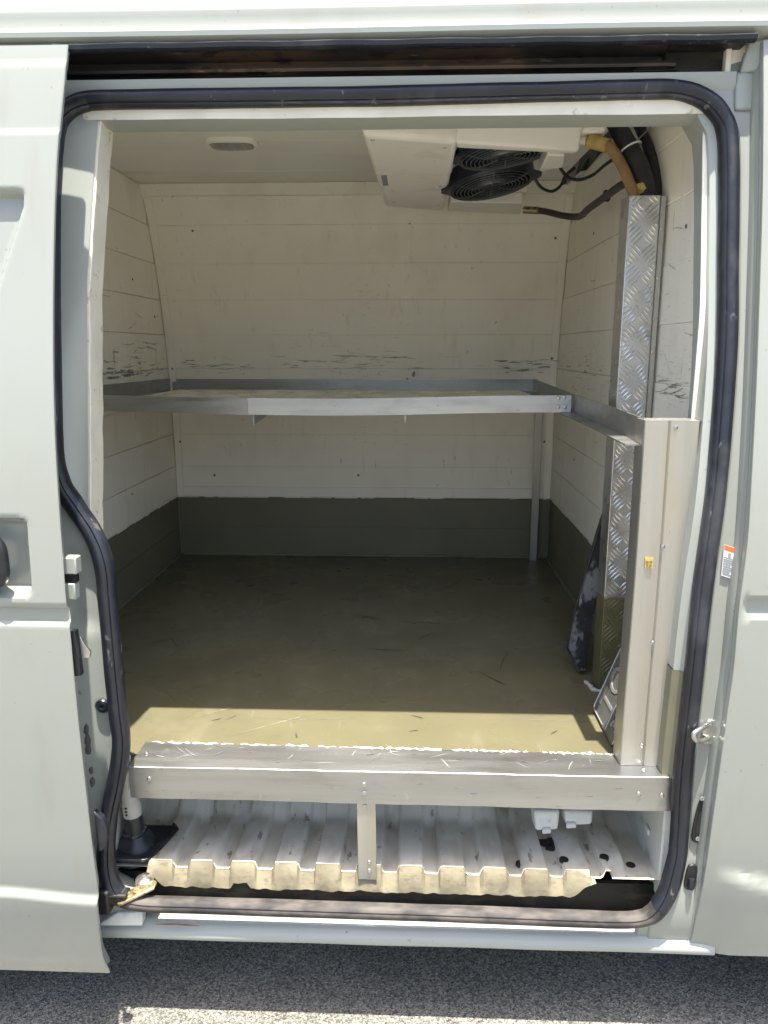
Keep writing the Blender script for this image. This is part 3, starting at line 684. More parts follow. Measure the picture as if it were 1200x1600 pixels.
mb.tube(crom([u1, u1 + Vector((-.014, -.012, -.001)), u1 + Vector((-.027, -.020, -.005)), u2 + Vector((-.029, -.020, .006)), u2 + Vector((-.016, -.012, .001)), u2], 6), .0042, 10); build('striker_loop', mb, M['steel'], stk, smooth=60)
for (px, py) in ((1109, 1130), (1104, 1158)):
    q = jam(px, py, .003); mb = MB(); mb.lathe(q, (0, -1, 0), [(.004, 0), (.004, .002), (.0025, .0025), (.001, .0016)], 12); build('screw', mb, M['steel'], stk, smooth=30)
c = jam(1094, 1278); ct = build('catch_plate', oval(c, .0105, .046, .004, R(-7), sq=2.8), M['black'], van, bevel=.0015)
build('catch_slot', oval(c + Vector((0, -.0042, -.004)), .0055, .024, .0006, R(-7), sq=3), M['dark'], ct)
for py in (1247, 1310):
    q = jam(1097 if py < 1280 else 1090, py, .004); mb = MB(); mb.lathe(q, (0, -1, 0), [(.0042, 0), (.0042, .002), (.0025, .003), (.001, .002)], 12); build('screw', mb, M['steel'], ct, smooth=30)
c = jam(1078, 1368); ct = build('buffer_plate', oval(c, .0095, .025, .006, R(-6), sq=3), M['black'], van, bevel=.002)
q = jam(1080, 1380, .007); mb = MB(); mb.tube([q + Vector((0, 0, -.009)), q + Vector((0, -.002, 0)), q + Vector((0, 0, .009))], .0055, 10); build('buffer', mb, M['rubber'], ct, smooth=60)
q = jam(1080, 1352, .006); mb = MB(); mb.lathe(q, (0, -1, 0), [(.0035, 0), (.0035, .002), (.001, .0025)], 12); build('screw', mb, M['steel'], ct, smooth=30)

# ------------------------------------------------------------------ threshold, corner post
thr = thing('threshold_trim', (-.02, .02, .44), 'long riveted aluminium angle capping the front edge of the khaki floor', 'trim')
tx0, tx1 = -.492, .447; ty0, ty1 = -.021, .068
mb = MB(); rows = []
for i in range(40):
    x = tx0 + (tx1 - tx0) * i / 39; wv = .0008 * math.sin(x * 17) + .0005 * math.sin(x * 61)
    rows.append([(x, ty1 - .014 * i / 39, FZ + .004), (x, ty1 - .014 * i / 39, FZ + .0065), (x, ty0 + .001, FZ + .008 + wv * .5), (x, ty0, FZ + .0072 + wv * .5), (x, ty0 + wv, .448 - .004 * i / 39), (x, ty0 + .003, .448 - .004 * i / 39), (x, ty0 + .003, FZ + .003)])
mb.loft(rows, True, True); build('angle', mb, M['alu'], thr, smooth=25)
slivers(thr, mat('threshold_scratch', (.14, .14, .135), .5), (0, 0, FZ + .0078), (1, 0, 0), (0, 1, 0), (0, 0, 1), [(-.415, .035, .05, .0035, -.8), (-.395, .03, .055, .003, -.75), (-.345, .03, .03, .003, .8)] + cluster(22, -.46, .36, .0, .058, .008, .035, .0008, .0022, .9), 9)
slivers(thr, mat('threshold_bright_scratch', (.70, .70, .69), .4, metal=.6), (0, 0, FZ + .0078), (1, 0, 0), (0, 1, 0), (0, 0, 1), cluster(26, -.46, .36, .0, .058, .008, .04, .0006, .0016, .9), 10)
riv = MB(); riv.lathe((0, 0, 0), (0, -1, 0), [(.0045, 0), (.004, .0015), (.002, .0024), (.0017, .0016), (.0003, .0016)], 12)
def rivet(parent, p, axis='y', k=1.0):
    b_ = MB(); b_.lathe(p, {'y': (0, -1, 0), 'z': (0, 0, 1), 'x': (-1, 0, 0)}[axis], [(.0045 * k, 0), (.004 * k, .0015 * k), (.002 * k, .0024 * k), (.0017 * k, .0016 * k), (.0003 * k, .0016 * k)], 12)
    return build('rivet', b_, M['steel'], parent, smooth=40)
for px, py in ((233, 1217), (569, 1226), (569, 1239), (998, 1241), (1034, 1243)): rivet(thr, at(px, py, ty0))
for px, py in ((229, 1177), (1006, 1203)): rivet(thr, atz(px, py, FZ + .0075), 'z')
mb = MB(); a, b2 = at(557, 1250, ty0 + .003), at(590, 1372, -.018)
mb.obox((a.x, ty0 + .0035, .475), (.033, 0, 0), (0, .003, 0), (.002, .000, -.182)); strap = build('strap', mb, M['alu_v'], thr, bevel=.001)
for px, py in ((570, 1260), (577, 1347), (577, 1360)): rivet(thr, at(px, py, ty0 + .003), k=.85)
mb = MB()    # sealant along the back of the angle
for s0, s1 in ((0, .34), (.36, .62), (.64, .80), (.83, 1)):
    pts = []
    for k in range(40):
        s = s0 + (s1 - s0) * k / 39; x = tx0 + .01 + (.375 - tx0) * s
        pts.append((x, ty1 - .012 * s + .004 * math.sin(k * 1.7) * random.random(), FZ + .0045))
    mb.tube(pts, lambda t: .0016 + .0026 * random.random(), 6)
build('sealant_bead', mb, M['putty'], thr, smooth=60)

post = thing('corner_post', (.41, .03, FZ), 'pale aluminium corner post standing at the front end of the threshold', 'post')
ptop = 1.109
mb = MB(); rows = []
sec = [(.366, .062), (.3665, .018), (.368, .0155), (.404, .0165), (.4065, .0185), (.4085, .016), (.451, .012), (.4525, .016), (.4525, .06)]
for z in [FZ + .008 + (ptop - FZ - .008) * i / 20 for i in range(21)]:
    sh = (z - 1.1) * -.012
    rows.append([(x + .0012 * math.sin(z * 9), y, z) for x, y in sec])
mb.loft(rows); build('angle', mb, M['alu_v'], post, smooth=25, recalc=False)
mb = MB(); mb.prism([(x, y, ptop - .002) for x, y in sec], (0, 0, .002)); build('cap', mb, M['alu_v'], post)
for px, py in ((1056, 668), (1036, 854), (1020, 1004), (1003, 1165)): rivet(post, at(px, py, .0155), k=.8)
mb = MB(); q = at(1014, 880, .014); mb.box(q.x - .0065, q.x + .0065, q.y - .0006, q.y + .001, q.z - .009, q.z + .009); tg = build('tag', mb, M['amber'], post, label='small amber tag stuck on the post')
mb = MB()
for i, j in ((0, 0), (1, 0), (0, 1), (1, 1)): mb.box(q.x - .005 + .0055 * i, q.x - .001 + .0055 * i, q.y - .0012, q.y - .0006, q.z - .006 + .0065 * j, q.z - .002 + .0065 * j)
build('print', mb, mat('amber_tag_print', (.22, .17, .05), .6), tg)

# ------------------------------------------------------------------ shelf
shelf = thing('shelf', (-.2, 1.0, 1.06), 'aluminium shelf with tread-plate top spanning the back of the cold box', 'shelf')
zs_ = 1.118
def sagz(x): return zs_ - .0095 * math.exp(-((x + .22) / .34) ** 2)
def angle_rail(name, pts, up, inn, h, wd, t=.0022, m=None, down=False):
    """L angle along pts: upright leg of height h hanging below the line, foot of width wd turned towards inn"""
    b_ = MB(); rows = []; inn = Vector(inn)
    for p in pts:
        p = Vector(p)
        rows.append([p, p + inn * t, p + inn * t - Vector((0, 0, h - t)), p + inn * wd - Vector((0, 0, h - t)), p + inn * wd - Vector((0, 0, h)), p - Vector((0, 0, h))])
    b_.loft(rows, True, True); return build(name, b_, m or M['alu'], shelf, smooth=20)
yf = .525
xj = at(392, 630, yf).x
angle_rail('front_rail', [(XL + .012 + (xj - XL - .012) * k / 12, yf + .010 * (1 - k / 12) + .001, sagz(XL + .012 + (xj - XL - .012) * k / 12) - .001) for k in range(13)], 0, (0, 1, 0), .037, .035)
angle_rail('front_rail', [(xj - .006 + (.357 - xj) * k / 16, yf - .002 + .004 * math.sin(k * .6), sagz(xj + (.357 - xj) * k / 16) + .001) for k in range(17)], 0, (0, 1, 0), .038, .035)
angle_rail('rear_rail', [(XL + .012 + (.40 - XL) * k / 10, yb(1.1) - .003, zs_ + .002) for k in range(11)], 0, (0, -1, 0), .040, .030)
angle_rail('side_rail', [(XL + .004, yf + .035, zs_ + .010), (XL + .004, 1.38, zs_ + .004)], 0, (1, 0, 0), .042, .030)
angle_rail('side_rail', [(.372, .032, zs_ - .008), (.366, .26, zs_ - .002), (.360, yf, zs_ + .002), (.398, 1.38, zs_ + .004)], 0, (-1, 0, 0), .043, .030, m=M['alu'])
mb = MB(); NXs = 24; rows = []
for j in range(9):
    rows.append([(XL + .03 + (.348 - XL - .03) * i / NXs, yf + .006 + (1.372 - yf) * j / 8, sagz(XL + .03 + (.348 - XL - .03) * i / NXs) * (1 - j / 8) + zs_ * (j / 8) - .034) for i in range(NXs + 1)])
mb.loft(rows); deck = build('deck', mb, M['tread_dirty'], shelf, smooth=60)
def tread(mb, o, u, v, n, W, H, cell=.037, L_=.020, wd=.0024, h=.0013, sp=.0075, ou=0.0):
    o, u, v, n = Vector(o), Vector(u).normalized(), Vector(v).normalized(), Vector(n).normalized()
    P_ = lambda a, b_, hh: o + u * a + v * b_ + n * hh
    for i in range(int((W - ou) / cell) + 2):
        for j in range(int(H / cell) + 1):
            sgn = 1 if (i + j) % 2 else -1
            c0 = ou + (i + .5) * cell, (j + .5) * cell
            du = Vector((.707 * sgn, .707)); dn = Vector((-.707, .707 * sgn))
            for k in range(-2, 3):
                cx, cy = c0[0] + dn.x * k * sp, c0[1] + dn.y * k * sp
                ln = L_ * (1 - .10 * abs(k)); t0, t1 = -ln, ln
                for cc, dd, hi in ((cx, du.x, W), (cy, du.y, H)):
                    a, b_ = sorted(((.001 - cc) / dd, (hi - .001 - cc) / dd)); t0, t1 = max(t0, a), min(t1, b_)
                if t1 - t0 < .006: continue
                q = lambda t, s_: (cx + du.x * t + dn.x * s_, cy + du.y * t + dn.y * s_)
                tm = (t0 + t1) / 2; hl = (t1 - t0) / 2
                mb.add([P_(*q(t0, 0), 0), P_(*q(tm, wd), 0), P_(*q(t1, 0), 0), P_(*q(tm, -wd), 0), P_(*q(tm + hl * .6, 0), h), P_(*q(tm - hl * .6, 0), h)],
                       [(0, 1, 5), (1, 4, 5), (1, 2, 4), (2, 3, 4), (3, 5, 4), (3, 0, 5)])
mb = MB(); tread(mb, (XL + .035, yf + .01, 0), (1, 0, 0), (0, 1, 0), (0, 0, 1), .345 - XL - .03, 1.36 - yf, h=.0022, wd=.0032)
mb.v = [(x, y, z + sagz(x) * (1 - (y - yf) / .85) + zs_ * ((y - yf) / .85) - .0338) for x, y, z in mb.v]
build('tread_bars', mb, mat('worn_bar_tops', (.82, .79, .68), .4, metal=.2, var=.15, vscale=14), deck, kind='stuff')
mb = MB(); lx = .428
mb.box(lx - .022, lx + .003, yb(.8) - .034, yb(.8) - .031, FZ, 1.09); mb.box(lx, lx + .003, yb(.8) - .031, yb(.8) - .008, FZ, 1.09); build('leg', mb, M['alu_v'], shelf, bevel=.0008)
p = at(395, 650, yf); mb = MB(); mb.prism([(p.x, yf + .004, sagz(p.x) - .038), (p.x + .03, yf + .05, sagz(p.x) - .038), (p.x, yf + .004, sagz(p.x) - .060)], (.002, 0, 0)); build('bracket', mb, M['alu'], shelf)
p = at(633, 650, yf); mb = MB(); mb.box(p.x - .001, p.x + .001, yf + .01, yf + .04, sagz(p.x) - .056, sagz(p.x) - .038); build('bracket', mb, M['alu'], shelf)
p = at(641, 638, yf); mb = MB(); mb.box(p.x - .0007, p.x + .0007, yf - .005, yf + .001, sagz(p.x) - .036, sagz(p.x) - .001); build('rail_joint', mb, M['dark'], shelf)
for px, py in ((873, 622), (882, 621), (872, 636), (883, 636)): rivet(shelf, at(px, py, yf - .004), k=.9)
rivet(shelf, at(156, 624, yf + .010)); rivet(shelf, at(636, 592, 1.36), k=.9)
for px, py in ((1007, 668), (1009, 680)): rivet(shelf, Vector((.3705, at(px, py, .05).y, at(px, py, .05).z)), 'x', .8)

# ------------------------------------------------------------------ checker-plate duct up the right wall
duct = thing('pipe_duct', (.43, .36, FZ), 'tall narrow tread-plate duct rising up the right wall, foot painted khaki', 'duct')
dx0, dx1, dy0, dy1 = .401, .460, .330, .376
zd1 = at(1010, 305, dy0).z; zdk = at(960, 935, dy0).z
def duct_box(z0, z1, m, nm):
    b_ = MB(); b_.prism([(dx0, dy0, z0), (dx1, dy0, z0), (dx1, dy1, z0), (dx0 - .004, dy1, z0)], (0, 0, z1 - z0)); return build(nm, b_, m, duct, bevel=.0015)
f1 = duct_box(zdk, zd1, M['tread'], 'upper_cover'); f2 = duct_box(FZ, zdk, M['tread_khaki'], 'painted_foot')
mb = MB(); tread(mb, (dx0, dy0, zdk + .002), (1, 0, 0), (0, 0, 1), (0, -1, 0), dx1 - dx0, zd1 - zdk, ou=-.006); build('tread_bars', mb, M['tread'], f1, kind='stuff')
mb = MB(); tread(mb, (dx0, dy0, FZ + .002), (1, 0, 0), (0, 0, 1), (0, -1, 0), dx1 - dx0, zdk - FZ, ou=-.006); build('tread_bars', mb, M['tread_khaki'], f2, kind='stuff')
mb = MB(); mb.box(dx1 + .0005, dx1 + .009, dy0 - .003, dy0, FZ + .01, zd1 - .002); build('edge_flange', mb, M['alu_v'], duct)
for py in (357, 435, 550): rivet(duct, Vector((dx1 + .0045, dy0 - .003, at(1030, py, dy0).z)), k=.7)
mb = MB(); pts = [(dx0 - .02, dy1 - .005, FZ + .004), (dx0 - .012, dy1 - .03, FZ + .003), (dx0 - .012, dy0 + .004, FZ + .003), (dx0 + .008, dy0 - .006, FZ + .003), (dx0 + .03, dy0 - .004, FZ + .003)]
mb.tube(crom(pts, 6), lambda t: .003 + .003 * random.random(), 6); build('sealant_bead', mb, M['putty'], duct, smooth=60)

# worn black panel leaning beside the duct
wd = thing('worn_panel', (.36, .45, FZ), 'scuffed black wedge-shaped panel leaning against the duct near the floor', 'panel')
yw = .43
poly = [at(945, 795, yw), at(951, 812, yw), at(936, 920, yw), at(922, 990, yw), at(915, 1049, yw - .02), at(904, 1048, yw - .02), at(887, 1012, yw), at(897, 960, yw), at(916, 890, yw), at(933, 830, yw)]
mb = MB(); mb.prism(poly, (.012, .05, .0)); build('sheet', mb, M['wornblack'], wd, bevel=.002)
mb = MB(); mb.tube([at(886, 1012, yw - .003), at(896, 1030, yw - .006), at(906, 1049, yw - .02)], .0025, 6); mb.tube([at(944, 800, yw - .003), at(915, 895, yw - .003), at(896, 962, yw - .003), at(886, 1012, yw - .003)], .002, 6); build('edging', mb, M['black'], wd)

# embossed plate leaning between duct and post
pl = thing('number_plate', (.37, .12, FZ), 'loose embossed metal plate leaning between the duct and the corner post', 'plate')
c0 = atz(926, 1106, FZ + .006); c1 = atz(956, 1168, FZ + .006)
up_dir = (at(979, 992, c0.y + .01) - c0).normalized()
wv = (c1 - c0); Wp = wv.length; wv.normalize()
nrm = wv.cross(up_dir).normalized()
if nrm.x > 0: nrm = -nrm
Lp = .27
def pp(a, b_, h=0): return c0 + up_dir * a + wv * b_ + nrm * h
mb = MB(); cr = .010
mb.prism([pp(0, cr), pp(0, Wp - cr), pp(cr, Wp), pp(Lp, Wp), pp(Lp, 0), pp(cr, 0)], -nrm * .0015); build('sheet', mb, M['plate'], pl, bevel=.0006)
mb = MB(); mb.tube([pp(0.004, Wp * .5, .0005), pp(.003, cr, .0005), pp(cr, .003, .0005), pp(Lp, .003, .0005)], .0013, 6); mb.tube([pp(.004, Wp * .62, .0005), pp(Lp, Wp * .62, .0005)], .0011, 6); mb.tube([pp(.004, Wp * .98, .0004), pp(Lp, Wp * .98, .0004)], .001, 6)
build('raised_border', mb, M['plate_hi'], pl, smooth=60)
def text_mesh(body, size, depth):
    cu = bpy.data.curves.new('lettering', 'FONT'); cu.body = body; cu.size = size; cu.extrude = depth; cu.resolution_u = 3
    ob = bpy.data.objects.new('lettering_source', cu); C.objects.link(ob); bpy.context.view_layer.update()
    dg = bpy.context.evaluated_depsgraph_get(); me = bpy.data.meshes.new_from_object(ob.evaluated_get(dg))
    vs = [v.co.copy() for v in me.vertices]; fs = [tuple(p.vertices) for p in me.polygons]
    bpy.data.objects.remove(ob); bpy.data.curves.remove(cu); bpy.data.meshes.remove(me); return vs, fs
vs, fs = text_mesh('TOC', Wp * .66, .0007)
mb = MB(); mb.add([pp(.022 + v.x * .62, Wp * .56 - v.y, .0008 + v.z) for v in vs], fs); build('lettering', mb, M['plate_hi'], pl)
vs, fs = text_mesh('333', Wp * .30, .0005)
mb = MB(); mb.add([pp(.018 + v.x * .9, Wp * .92 - v.y, .0006 + v.z) for v in vs], fs); build('small_lettering', mb, M['plate_hi'], pl)

# ------------------------------------------------------------------ evaporator under the ceiling
ev = thing('cooling_unit', (.11, .7, 1.60), 'cream ceiling cooling unit with two black fans', 'cooling unit')
zb = 1.604
def P2(px, py, z=zb): return atz(px, py, z)
fl, fr, rl = P2(566, 213), P2(905, 236), P2(602, 323)
ml_f, ml_r = P2(716, 224), P2(693, 331)
mb = MB()   # closed left half
top = lambda p, dx=0, dy=0: Vector((p.x + dx, p.y + dy, CZ - .001))
mb.hexa([fl, ml_f, ml_r, rl, top(fl, -.012, -.01), top(ml_f, 0, -.01), top(ml_r, 0, .03), top(rl, -.02, .03)])
casing = build('casing', mb, M['abs'], ev, bevel=.012, seg=3)
mb = MB(); mf2 = P2(716, 232); fr2 = P2(900, 241)
mb.hexa([ml_f + Vector((-.004, .0005, .0004)), fr, fr2, mf2 + Vector((-.004, 0, .0004)), top(ml_f, -.004, -.0095), top(fr, .01, -.01), top(fr2, .01, 0), top(mf2, -.004, 0)]); build('front_cover', mb, M['abs'], ev, bevel=.006, seg=3)
mb = MB(); e0, e1 = P2(905, 222, zb + .02), P2(956, 214, zb + .045)
mb.hexa([(fr.x + .001, fr.y + .005, zb + .035), (fr.x + .052, fr.y + .008, zb + .035), (fr.x + .052, fr.y + .06, zb + .035), (fr.x + .001, fr.y + .06, zb + .035), (fr.x + .012, fr.y, CZ - .001), (fr.x + .060, fr.y, CZ - .001), (fr.x + .060, fr.y + .06, CZ - .001), (fr.x + .012, fr.y + .06, CZ - .001)]); build('end_cover', mb, M['abs'], ev, bevel=.005)
mb = MB(); t0, t1, t2, t3 = P2(698, 330), P2(813, 335), P2(816, 318), P2(702, 316)
mb.hexa([t0 + Vector((.003, 0, 0)), t1, t2, t3 + Vector((.003, 0, 0)), t0 + Vector((.003, 0, .03)), t1 + Vector((0, 0, .03)), t2 + Vector((0, 0, .03)), t3 + Vector((.003, 0, .03))]); build('drip_tray', mb, M['abs'], ev, bevel=.004)
mb = MB(); mb.box(ml_f.x + .004, ml_f.x + .006, ml_f.y + .03, ml_r.y - .02, zb + .03, CZ - .001); mb.box(ml_f.x + .006, .30, ml_r.y - .12, ml_r.y - .115, zb + .03, CZ - .002); build('fan_deck', mb, M['abs'], ev)
mb = MB(); mb.prism([P2(855, 243), P2(882, 244), P2(880, 262), P2(842, 268)], (0, 0, .05)); build('bracket', mb, M['abs'], ev, bevel=.003)
def fan(cx, cy, z, r, tilt):
    ax = Vector((math.sin(tilt[0]), math.sin(tilt[1]), -1)).normalized(); o = Vector((cx, cy, z)); u = ax.orthogonal().normalized(); v = ax.cross(u)
    b_ = MB(); b_.lathe(o, ax, [(r * .93, -.035), (r * 1.0, -.035), (r * 1.0, .0), (r * .96, .006), (r * .9, .002), (r * .9, -.03)], 40)
    for k in range(4):
        a = math.pi / 4 + k * math.pi / 2; d_ = u * math.cos(a) + v * math.sin(a); s_ = u * -math.sin(a) + v * math.cos(a)
        b_.prism([o + d_ * r * .92 - s_ * r * .38, o + d_ * r * 1.16 - s_ * r * .10, o + d_ * r * 1.16 + s_ * r * .10, o + d_ * r * .92 + s_ * r * .38], -ax * .006)
    f_ = build('fan', b_, M['fanblk'], ev, smooth=35)
    b_ = MB(); b_.lathe(o - ax * .03, ax, [(r * .30, 0), (r * .30, .03), (r * .24, .034), (r * .02, .034)], 24); build('motor_hub', b_, M['fanblk'], f_, smooth=35)
    for k in range(7):
        a = 2 * math.pi * k / 7; d_ = u * math.cos(a) + v * math.sin(a); s_ = u * -math.sin(a) + v * math.cos(a)
        b_ = MB(); rows = []
        for q in range(5):
            rr = r * (.28 + .58 * q / 4); wdt = r * (.16 + .10 * q / 4); sk = r * .12 * (q / 4) ** 2
            rows.append([o + d_ * rr + s_ * (sk - wdt) - ax * .022, o + d_ * rr + s_ * sk - ax * .014, o + d_ * rr + s_ * (sk + wdt) - ax * .004])
        b_.loft(rows); build('blade', b_, M['fanblk'], f_, smooth=60)
    b_ = MB()
    for k in range(9): b_.torus(o + ax * (.006 + .006 * math.sin(k / 8 * math.pi)), ax, r * (.22 + .68 * k / 8), .0010, 40, 5)
    for k in range(6):
        a = 2 * math.pi * k / 6 + .3; d_ = u * math.cos(a) + v * math.sin(a)
        b_.tube([o + d_ * r * .18 + ax * .009, o + d_ * r * .55 + ax * .0125, o + d_ * r * .97 + ax * .004], .0013, 5)
    build('wire_guard', b_, M['guard'], f_, smooth=60)
c1_, c2_ = P2(790, 253, 1.612), P2(772, 286, 1.612)
fan(c1_.x, c1_.y, 1.630, .106, (R(8), R(-3))); fan(c2_.x - .004, c2_.y + .03, 1.616, .106, (R(9), R(-7)))
for px, py in ((577, 216), (700, 228), (612, 318), (688, 322)):
    q = P2(px, py); mb = MB(); mb.lathe((q.x + .006 * (1 if px < 640 else -1), q.y + .01 * (1 if py < 260 else -2), zb - .0002), (0, 0, -1), [(.0042, 0), (.0035, .0016), (.0012, .0018), (.001, .001)], 10); build('screw', mb, M['steel'], casing)
mb = MB(); q = P2(601, 282); mb.box(q.x - .006, q.x + .007, q.y - .055, q.y + .055, zb - .0008, zb + .002); bd = build('badge', mb, M['badge'], ev)
mb = MB()
for k in range(6): mb.box(q.x - .004, q.x + .004, q.y - .047 + .017 * k, q.y - .042 + .017 * k, zb - .0014, zb - .0008); mb.box(q.x - .004 + .004 * (k % 2), q.x - .0025 + .004 * (k % 2), q.y - .047 + .017 * k, q.y - .036 + .017 * k, zb - .0014, zb - .0008)
build('badge_strokes', mb, M['ink'], bd)
mb = MB(); q = P2(688, 290); mb.lathe((q.x, q.y, zb - .001), (0, 0, -1), [(.004, 0), (.003, .002), (.0005, .002)], 10); build('screw', mb, M['steel'], ev)

# hoses and wires
def hose(nm, pts, r, m, label, cat='hose', n=10):
    o = MB(); o.tube(crom(pts, 8), r, n); P0 = Vector(pts[-1])
    t_ = thing(nm, P0, label, cat); build('tube', o, m, t_, smooth=60); return t_
H = hose('insulated_pipe', [at(948, 160, .50), at(958, 185, .50), at(972, 212, .46), at(988, 240, .42), at(1003, 270, .385), at(1011, 308, .365), Vector((.445, .365, 1.46))], .0185, M['foam'], 'thick black insulated pipe dropping from the ceiling into the duct')
mb = MB()
for px, py, yy in ((985, 232, .43),):
    c = at(px, py, yy); mb.torus(c, (.45, -.25, -1), .0215, .002, 20, 6)
build('cable_tie', mb, M['white'], H)
hose('insulated_pipe', [at(985, 172, .56), at(1000, 200, .50), at(1016, 240, .44), at(1024, 275, .40), at(1024, 308, .375), Vector((.452, .375, 1.46))], .011, M['foam'], 'thinner black pipe running behind the thick one, nearest the right wall')
H = hose('tan_hose', [at(916, 220, .46), at(938, 222, .45), at(955, 233, .43), at(970, 255, .405), at(982, 282, .375), at(991, 310, .358), Vector((.415, .36, 1.46))], .0105, M['tan'], 'tan taped hose curving from the cooling unit down into the duct')
a, b2 = at(922, 220, .458), at(950, 228, .437); mb = MB(); mb.tube([a, b2], .0135, 14); build('fitting', mb, M['yellow'], H, smooth=40)
mb = MB(); a, b2 = at(905, 218, .47), at(924, 221, .458); mb.tube([a, b2], .009, 12); build('nozzle', mb, M['white'], H, smooth=40)
mb = MB(); c = at(1001, 296, .36); rows = []
for i in range(7):
    th = math.pi * i / 6; rows.append([c + Vector((math.sin(th) * math.cos(f_) * .013, math.sin(th) * math.sin(f_) * .012, math.cos(th) * .012)) * random.uniform(.6, 1.15) for f_ in [2 * math.pi * k / 9 for k in range(9)]])
mb.loft(rows, True, True); fo = thing('foam_plug', c - Vector((0, 0, .01)), 'crumbling amber foam plug in the mouth of the duct', 'foam'); build('lump', mb, M['yellow'], fo)
H = hose('drain_hose', [at(822, 328, 1.0), at(850, 330, .98), at(880, 337, .93), at(905, 338, .85), at(920, 326, .75), at(945, 308, .62), at(970, 290, .48), at(984, 284, .42)], .0085, M['drain'], 'thin dark drain hose sagging behind the fans towards the right wall')
mb = MB(); mb.tube([at(818, 328, 1.003), at(842, 329, .985)], .0095, 12); build('brass_end', mb, M['brass'], H, smooth=40)
mb = MB(); c = at(948, 306, .615); mb.torus(c, (.6, -.6, .1), .0105, .003, 16, 6); build('clip', mb, M['black'], H)
hose('fan_cable', [at(868, 238, .60), at(872, 255, .60), at(884, 274, .60), at(902, 281, .58), at(925, 274, .55), at(945, 258, .50), at(962, 246, .46)], .0035, M['black'], 'thin black cable looping from the front fan to the pipes', 'cable', 8)
hose('fan_cable', [at(836, 280, .70), at(846, 293, .70), at(862, 299, .68), at(876, 290, .65), at(884, 274, .62), at(898, 262, .60)], .0035, M['black'], 'thin black cable looping down from the rear fan', 'cable', 8)
vb = thing('valve_block', at(915, 255, .66), 'black valve block with green terminal strip beside the fans', 'valve')
mb = MB(); a, b2 = at(884, 280, .74), at(958, 212, .50); d = (b2 - a).normalized(); s_ = d.cross(Vector((0, -1, .2))).normalized()
mb.prism([a - s_ * .012, a + s_ * .016, a + d * .10 + s_ * .020, a + d * .14 + s_ * .032, a + d * .2 + s_ * .02, b2 + s_ * .03, b2 - s_ * .02, a + d * .1 - s_ * .018], (0, .02, .006)); build('body', mb, M['black'], vb, bevel=.003)
mb = MB(); q = at(910, 253, .645); mb.prism([q, q + d * .03, q + d * .03 + s_ * .012, q + s_ * .016], (0, -.004, 0)); build('terminal', mb, M['green'], vb)
mb = MB()
for k in range(4): q = a + d * (.02 + .014 * k); mb.tube([q - s_ * .02, q + s_ * .022 + Vector((0, -.006, 0))], .0022, 6)
build('pins', mb, M['steel'], vb)
hose('copper_pipe', [at(900, 320, 1.1), at(940, 300, .9), at(975, 262, .6), at(1000, 235, .5)], .004, M['drain'], 'thin dark pipe running up the right corner behind the tan hose', 'pipe', 8) if False else None
hose('bracing_wire', [at(990, 225, .50), at(1010, 205, .42), at(1035, 180, .30)], .0016, M['wire'], 'thin pale wire stretched above the pipes to the ceiling corner', 'wire', 6)

# ceiling lamp
lp = thing('interior_lamp', (-.46, .85, CZ), 'small oval smoked lamp on the left half of the ceiling', 'lamp')
la, lb = atz(322, 228, CZ - .01), atz(403, 228, CZ - .01); cx, cy, hw, hd = (la.x + lb.x) / 2, (la.y + lb.y) / 2, (lb.x - la.x) / 2, .042
def stad(k, z): 
    out = []
    for i in range(28):
        a = 2 * math.pi * i / 28; ca, sa = math.cos(a), math.sin(a)
        out.append((cx + math.copysign(abs(ca) ** .55, ca) * (hw - .012 + .012 * k) , cy + math.copysign(abs(sa) ** .55, sa) * (hd - .010 + .010 * k), z))
    return out
mb = MB(); mb.loft([stad(1.0, CZ - .0005), stad(1.0, CZ - .008), stad(.7, CZ - .011), stad(.2, CZ - .011), stad(.1, CZ - .008)], True, True); build('bezel', mb, M['abs'], lp, smooth=35)
mb = MB(); mb.loft([stad(.15, CZ - .008), stad(0, CZ - .013), stad(-1.2, CZ - .016)], True, True); build('lens', mb, M['lens'], lp, smooth=50)

# ------------------------------------------------------------------ things in the sill cavity
bt = thing('filler_boot', (-.49, .05, .29), 'black rubber boot with a white ringed pipe at the left end of the floor pan', 'boot')
c = Vector((at(212, 1322, .035).x, .045, .290))
mb = MB(); mb.lathe(c, (-.06, 0, 1), [(.046, 0), (.044, .004), (.037, .008), (.036, .018), (.031, .030), (.0225, .038), (.0215, .042), (.023, .044), (.023, .047), (.0185, .050), (.0175, .078), (.017, .08)], 28); build('boot', mb, M['rubber'], bt, smooth=40)
mb = MB(); poly = [(c.x - .055, c.y - .050), (c.x + .030, c.y - .050), (c.x + .042, c.y - .040), (c.x + .062, c.y + .045), (c.x + .05, c.y + .06), (c.x - .055, c.y + .06)]
mb.prism([(x, y, .303) for x, y in poly], (0, 0, .007)); build('base_plate', mb, M['rubber'], bt, bevel=.004)
mb = MB(); mb.tube([(x, y, .311) for x, y in poly[:5]], .0032, 8); build('base_bead', mb, M['rubber'], bt, smooth=60)
mb = MB(); mb.lathe(c + Vector((-.0048, 0, .080)), (-.06, 0, 1), [(.0165, 0), (.017, .002), (.017, .026), (.0155, .028), (.0155, .10)], 24); rg = build('ring', mb, M['putty'], bt, smooth=40, label='white banded pipe collar')
mb = MB()
for k in range(3): q = c + Vector((-.010, -.0168, .088 + .007 * k)); mb.box(q.x - .002, q.x + .002, q.y - .001, q.y + .001, q.z, q.z + .003)
build('collar_mark', mb, M['black'], rg)
wr = thing('sill_wire', at(196, 1180, -.012), 'thin grey wire running down beside the left end of the threshold', 'wire')
